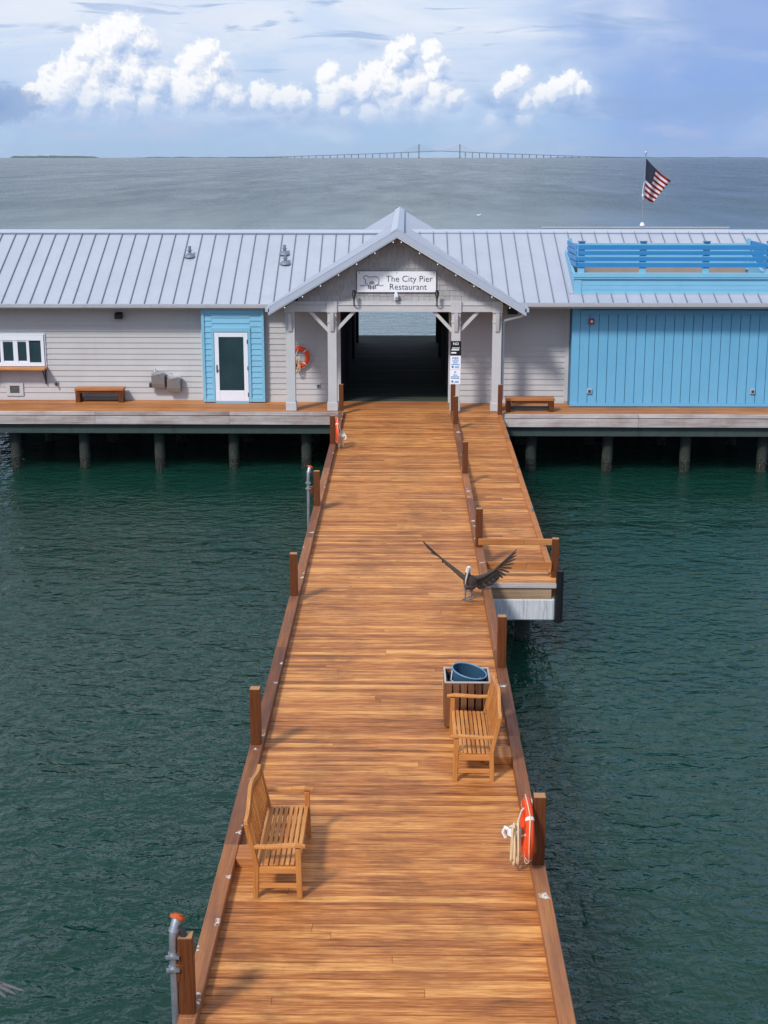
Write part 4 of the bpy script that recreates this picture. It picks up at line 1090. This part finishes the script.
build('tub_handle', MB().tube([tilt @ Vector((-.24, -.06, -.02)), tilt @ Vector((-.235, -.16, -.12)), tilt @ Vector((-.12, -.245, -.14)), tilt @ Vector((.02,-.25,-.1))], .008, 6).tube([tilt @ Vector(q) for q in ((-.18,.0,-.14),(-.02,-.06,-.18),(.12,.02,-.15),(.19,.1,-.1))], .008, 6), M['galv'], tb)

# ------------------------------------------------------------------ life rings (local: ring in the YZ plane, facing +x, hung from its top)
def make_ring(label, coil=True):
    t = thing('life_ring', label, 'life ring', (0,0,0), group='orange life rings')
    Rm, rx, rr2 = .285, .046, .07
    nn, mm = 36, 12; rows = []
    for i in range(nn+1):
        a = 2*PI*i/nn; rows.append([(rx*math.cos(2*PI*k/mm), (Rm+rr2*math.sin(2*PI*k/mm))*math.cos(a), (Rm+rr2*math.sin(2*PI*k/mm))*math.sin(a)) for k in range(mm+1)])
    q = MB().grid(rows); bmv = build('float', q, M['orange'], t, smooth=True, local=True)
    for qd in range(4):
        rows = []
        for i in range(5):
            a = PI/4+qd*PI/2 + (i-2)*.028
            rows.append([((rx+.004)*math.cos(2*PI*k/mm), (Rm+(rr2+.004)*math.sin(2*PI*k/mm))*math.cos(a), (Rm+(rr2+.004)*math.sin(2*PI*k/mm))*math.sin(a)) for k in range(mm+1)])
        build('band', MB().grid(rows), M['band'], t, smooth=True, local=True)
    pts = []
    for i in range(64):
        a = 2*PI*i/64; sag = abs(math.sin(2*(a-PI/4)))
        pts.append((.02*sag, (Rm+rr2+.006+.012*sag)*math.cos(a), (Rm+rr2+.006+.012*sag)*math.sin(a)))
    build('grab_line', MB().tube(pts,   .0065, 6, closed=True), M['rope'], t, local=True)
    if coil:
        ck = MB(); rq = random.Random(4)
        for k in range(5):
            w = .035+.05*rq.random(); h0 = -.02+.06*rq.random(); h1 = -.30-.17*rq.random(); xo = .07+.022*k; yo = -.10+.07*rq.random(); sk = rq.uniform(-.05,.05)
            ck.tube([(xo, yo+sk*math.cos(j*2*PI/16)+w*math.sin(j*2*PI/16)*(1+.4*math.cos(j*2*PI/16+PI)), (h0+h1)/2+(h0-h1)/2*math.cos(j*2*PI/16)) for j in range(16)], .0115, 6, closed=True)
        build('rope_coil', ck, M['rope'], t, smooth=True, local=True)
        wr = MB()
        for k in range(5): wr.tube([(.06+.135*(.5+.5*math.cos(a)), -.12+.075*math.sin(a), -.055-.017*k+.01*math.sin(2*a)) for a in [2*PI*j/14 for j in range(14)]], .011, 6, closed=True)
        wr.tube([(.16, -.17, -.1), (.22, -.2, -.08), (.24, -.21, -.14), (.21, -.2, -.2)], .022, 7)
        build('rope_knot', wr, M['ropewhite'], t, smooth=True, local=True)
        build('hang_line', MB().tube([(.0, .02, .30), (.06, -.04, .2), (.10, -.10, 0)], .0085, 6).tube([(.03, -.2, -.22), (.05, -.2, -.34), (.04, -.16, -.42)], .0085, 6), M['ropewhite'], t, local=True)
    return t
ring = make_ring('orange life ring with white and tan rope on the nearest right kerb post')
ring.location = (1.35, 14.23, .53); ring.rotation_euler = (0, 0, PI+.03)
dup(ring, (-1.835, 37.72, .47), .08, 'small orange life ring on the left kerb post near the building')
r3 = dup(ring, (-3.40, 45.08, 1.46), -PI/2, 'orange life ring on the grey wall behind the left porch posts')

# ------------------------------------------------------------------ standpipes
def make_pipe(label):
    t = thing('standpipe', label, 'pipe', (0,0,0), group='grey standpipes outside the left kerb')
    build('pipe', MB().tube([(0,0,-2.5),(0,0,.60)], .036, 12), M['galv'], t, smooth=True, local=True)
    b = MB().tube([(0,0,.60),(0,0,.72),(.004,0,.84),(.02,.03,.93),(.035,.06,.98)], [.036,.036,.037,.042,.044], 12)
    build('bend', b, M['galv'], t, smooth=True, local=True)
    for z in (.52, .65): build('coupling', MB().tube([(0,0,z-.022),(0,0,z+.022)], .047, 12).box(-.06, .06, -.058, -.03, z-.012, z+.012), M['galv'], t, smooth=True, local=True)
    build('coupling', MB().tube([(.010,.01,.872),(.016,.022,.905)], .050, 12), M['galv'], t, smooth=True, local=True)
    build('hose_outlet', MB().tube([(.02,.02,.90),(.075,.03,.885),(.095,.03,.82)], [.034,.036,.034], 10), M['darkgrey'], t, smooth=True, local=True)
    build('cap', MB().tube([(.034,.058,.972),(.043,.074,.998)], .07, 16).tube([(.043,.074,.999),(.047,.08,1.012)], .045, 12), M['rust'], t, smooth=True, local=True)
    build('wall_bracket', MB().box(.03, .10, -.03, .04, .40, .56), M['post'], t, local=True)
    return t
pipe = make_pipe('tall grey standpipe with rusty cap at bottom left, beside the nearest left post')
pipe.location = (-2.06, 11.36, .06)
dup(pipe, (-2.14, 30.66, 0), 0., 'grey standpipe beside the farther left kerb post, halfway to the building')

# ------------------------------------------------------------------ birds
def skin_body(verts, edges, radii, levels=2):
    me = bpy.data.meshes.new('skin'); me.from_pydata(verts, edges, []); o = bpy.data.objects.new('skin', me); C.objects.link(o)
    md = o.modifiers.new('s', 'SKIN'); o.modifiers.new('sub', 'SUBSURF').levels = levels
    for i, r in enumerate(radii): me.skin_vertices[0].data[i].radius = (r, r) if not isinstance(r, tuple) else r
    me.skin_vertices[0].data[0].use_root = True
    bpy.context.view_layer.update()
    out = bpy.data.meshes.new_from_object(o.evaluated_get(bpy.context.evaluated_depsgraph_get()))
    C.objects.unlink(o); bpy.data.objects.remove(o); return out
def feather(mb, a, b, w, up, mi, th=.006):
    """one flat pointed vane with a little thickness from a to b"""
    a, b, up = Vector(a), Vector(b), Vector(up); d = (b-a); s_ = d.normalized().cross(up).normalized()
    nrm = s_.cross(d.normalized()).normalized()*th
    prof = [(0,.45),(.3,.9),(.7,1.),(.9,.75),(1.,.12)]
    l = [a+d*t-s_*w*k/2 for t, k in prof]; r = [a+d*t+s_*w*k/2 for t, k in prof]
    top = l+r[::-1]; n = len(top)
    mb.add([q+nrm*.5 for q in top]+[q-nrm*.5 for q in top], [tuple(range(n)), tuple(range(2*n-1,n-1,-1))]+[(i,(i+1)%n,n+(i+1)%n,n+i) for i in range(n)], mi)
def wing(mb, sh, el, wr, tip, trail, nfing, up, chord, fingmi=0):
    """arm bones, coverts and flight feathers; trail is the direction the feathers point back"""
    sh, el, wr, tip, trail = map(Vector, (sh, el, wr, tip, trail))
    mb.tube([sh, (sh+el)/2, el, (el+wr)/2, wr, tip], [.05,.045,.036,.03,.022,.008], 8, 0)
    segs = [(sh, el, 7), (el, wr, 9)]
    for si, (a, b, n) in enumerate(segs):
        for k in range(n):
            p = a+(b-a)*k/n; ln = chord*(1.0-.12*si-.02*k)*R.uniform(.92,1.06)
            dirn = (trail + (b-a).normalized()*(.15+.10*si)).normalized()
            feather(mb, p, p+dirn*ln, .105, up, 1 if k % 4 == 1 else 0)
            feather(mb, p+Vector(up)*.012, p+dirn*ln*.55+Vector(up)*.012, .09, up, 0)
    for k in range(nfing):
        t = k/(nfing-1); p = wr+(tip-wr)*t*.55
        dirn = (trail*(1-t)*1.15+(tip-wr).normalized()*(.3+1.0*t)).normalized()
        feather(mb, p, p+dirn*((tip-wr).length*(.70+.26*t)), .042-.014*t, up, fingmi)
def bird_mesh(name, skv, ske, skr, extra):
    """one continuous body object: skin trunk, then wings, bill and feet joined into the same mesh"""
    body = skin_body(skv, ske, skr)
    bm = bmesh.new(); bm.from_mesh(body)
    ex = MB(); extra(ex)
    ml = bpy.data.meshes.new('x'); ml.from_pydata(ex.v, [], ex.f)
    for i, m_ in enumerate((M['feather'], M['feathergrey'], M['head'], M['bill'], M['foot'])): ml.materials.append(m_)
    ml.polygons.foreach_set('material_index', ex.mi)
    nb = len(bm.faces); bm.from_mesh(ml); bm.faces.ensure_lookup_table()
    for i, f in enumerate(bm.faces):
        f.smooth = i < nb
    me = bpy.data.meshes.new(name); bm.to_mesh(me); bm.free()
    for m_ in (M['feather'], M['feathergrey'], M['head'], M['bill'], M['foot']): me.materials.append(m_)
    return me, nb
def pelican():
    # local metres, origin on the deck under the bird; facing the camera and a little left (-x)
    v = [(.05,.06,.27),(.04,-.02,.33),(.02,-.10,.37),(-.005,-.13,.43),(-.015,-.11,.50),(-.005,-.10,.56),(.01,-.11,.61),(0,-.15,.615),
         (.06,.14,.22),(.07,.22,.16),
         (-.03,.02,.24),(-.045,.0,.13),(-.045,-.01,.025),
         (.07,.02,.23),(.06,-.01,.12),(.055,-.03,.025)]
    e = [(0,1),(1,2),(2,3),(3,4),(4,5),(5,6),(6,7),(0,8),(8,9),(0,10),(10,11),(11,12),(0,13),(13,14),(14,15)]
    r = [.14,.15,.118,.075,.052,.046,.054,.036,.095,.05,.045,.018,.013,.045,.018,.013]
    def extra(mb):
        up = (0,-.35,.94)
        # viewer's left wing, seen nearly edge-on; viewer's right wing opened to show its length
        wing(mb, (-.05,0,.38), (-.24,.06,.53), (-.44,.10,.69), (-.69,.12,.92), (.15,.75,-.55), 6, (.3,-.7,.6), .21)
        wing(mb, (.10,0,.37), (.28,.03,.42), (.46,.05,.52), (.73,.06,.78), (.42,.35,-.80), 9, (-.1,-.95,.3), .30)
        # bill: long, laid down along the neck
        mb.tube([(-.0,-.15,.62),(-.02,-.20,.54),(-.05,-.235,.42),(-.06,-.24,.34)], [.024,.02,.014,.007], 8, 3)
        mb.tube([(-.0,-.135,.595),(-.02,-.175,.51),(-.045,-.205,.42)], [.02,.024,.01], 8, 4)
        mb.blob((-.024,-.145,.622), .008, 6, 0); mb.blob((.026,-.145,.622), .008, 6, 0)
        for (x, y) in ((-.045,-.01),(.055,-.03)):
            for a in (-.5, 0, .5):
                mb.tube([(x,y,.02),(x+.10*math.sin(a)-.02,y-.10*math.cos(a),.008)], [.011,.006], 6, 4)
            mb.add([(x,y,.018),(x-.07,y-.085,.006),(x-.02,y-.11,.008),(x+.035,y-.09,.006),(x,y,.006),(x-.07,y-.085,.002),(x-.02,y-.11,.002),(x+.035,y-.09,.002)],
                   [(0,1,2,3),(7,6,5,4),(0,4,5,1),(1,5,6,2),(2,6,7,3),(3,7,4,0)], 4)
        for k in range(5): feather(mb, (.06,.18,.19), (.06+.05*(k-2),.36,.10), .05, (0,.4,.9), 0)
    me, nb = bird_mesh('pelican', v, e, r, extra)
    for i, p in enumerate(me.polygons):
        if i < nb:
            c = p.center
            if c.z > .53 and abs(c.x) < .08: p.material_index = 2
            elif c.z < .17 and c.y < .06: p.material_index = 4
            elif c.z < .3: p.material_index = 1
            else: p.material_index = 0
    o = bpy.data.objects.new('pelican', me); C.objects.link(o); o.location = (1.13, 24.22, .0)
    tag(o, 'brown pelican with raised spread wings standing on the deck by the right kerb', 'pelican')
pelican()
def flying_bird():
    v = [(0,0,0),(.0,.14,.02),(.0,.27,.03),(.0,.36,.07),(.0,.42,.09),(0,-.14,-.01),(0,-.27,-.02)]
    e = [(0,1),(1,2),(2,3),(3,4),(0,5),(5,6)]; r = [.11,.10,.05,.035,.045,.08,.03]
    def extra(mb):
        for s_ in (-1, 1):
            wing(mb, (s_*.08,.06,.05), (s_*.36,.12,.13), (s_*.62,.05,.12), (s_*1.02,-.05,.06), (s_*.15,-.95,-.1), 7, (0,.15,.98), .24, 1)
        mb.tube([(0,.45,.08),(0,.6,.02),(0,.72,-.02)], [.022,.016,.006], 8, 3)
        for k in range(5): feather(mb, (0,-.22,-.01), (.05*(k-2),-.42,-.03), .05, (0,.1,.95), 0)
    me, nb = bird_mesh('flying_bird', v, e, r, extra)
    for i, p in enumerate(me.polygons):
        if i < nb: p.material_index = 2 if p.center.y > .34 else 1
    o = bpy.data.objects.new('flying_bird', me); C.objects.link(o); o.location = (-4.70, 11.5, .36); o.rotation_euler = (.55, .10, .12)
    tag(o, 'grey wing tip of a bird flying over the water at the bottom left edge', 'bird')
flying_bird()
g = build('floating_gull', MB().blob((0,0,.10), (.28,.16,.13), 10).blob((.27,0,.27), (.09,.08,.09), 8).tube([(.34,0,.27),(.44,0,.25)], [.025,.008], 6).tube([(-.2,0,.14),(-.42,0,.2)], [.08,.02], 6), M['white'], smooth=True)
g.location = (12.2, 242, SEA+.02); tag(g, 'tiny white gull floating on the open sea beyond the roof', 'gull')

# ------------------------------------------------------------------ air
def haze():
    m = bpy.data.materials.new('sea_haze'); m.use_nodes = True; nt = m.node_tree; nt.nodes.clear()
    out = nt.nodes.new('ShaderNodeOutputMaterial'); v = nt.nodes.new('ShaderNodeVolumePrincipled')
    v.inputs['Color'].default_value = (.80, .90, 1., 1); v.inputs['Density'].default_value = 2.2e-5; v.inputs['Anisotropy'].default_value = 0.
    nt.links.new(v.outputs[0], out.inputs['Volume'])
    o = build('haze', MB().box(-FARSEA-400, FARSEA+400, -FARSEA-400, FARSEA+400, SEA-1., 150), m); tag(o, kind='stuff')
if True: haze()
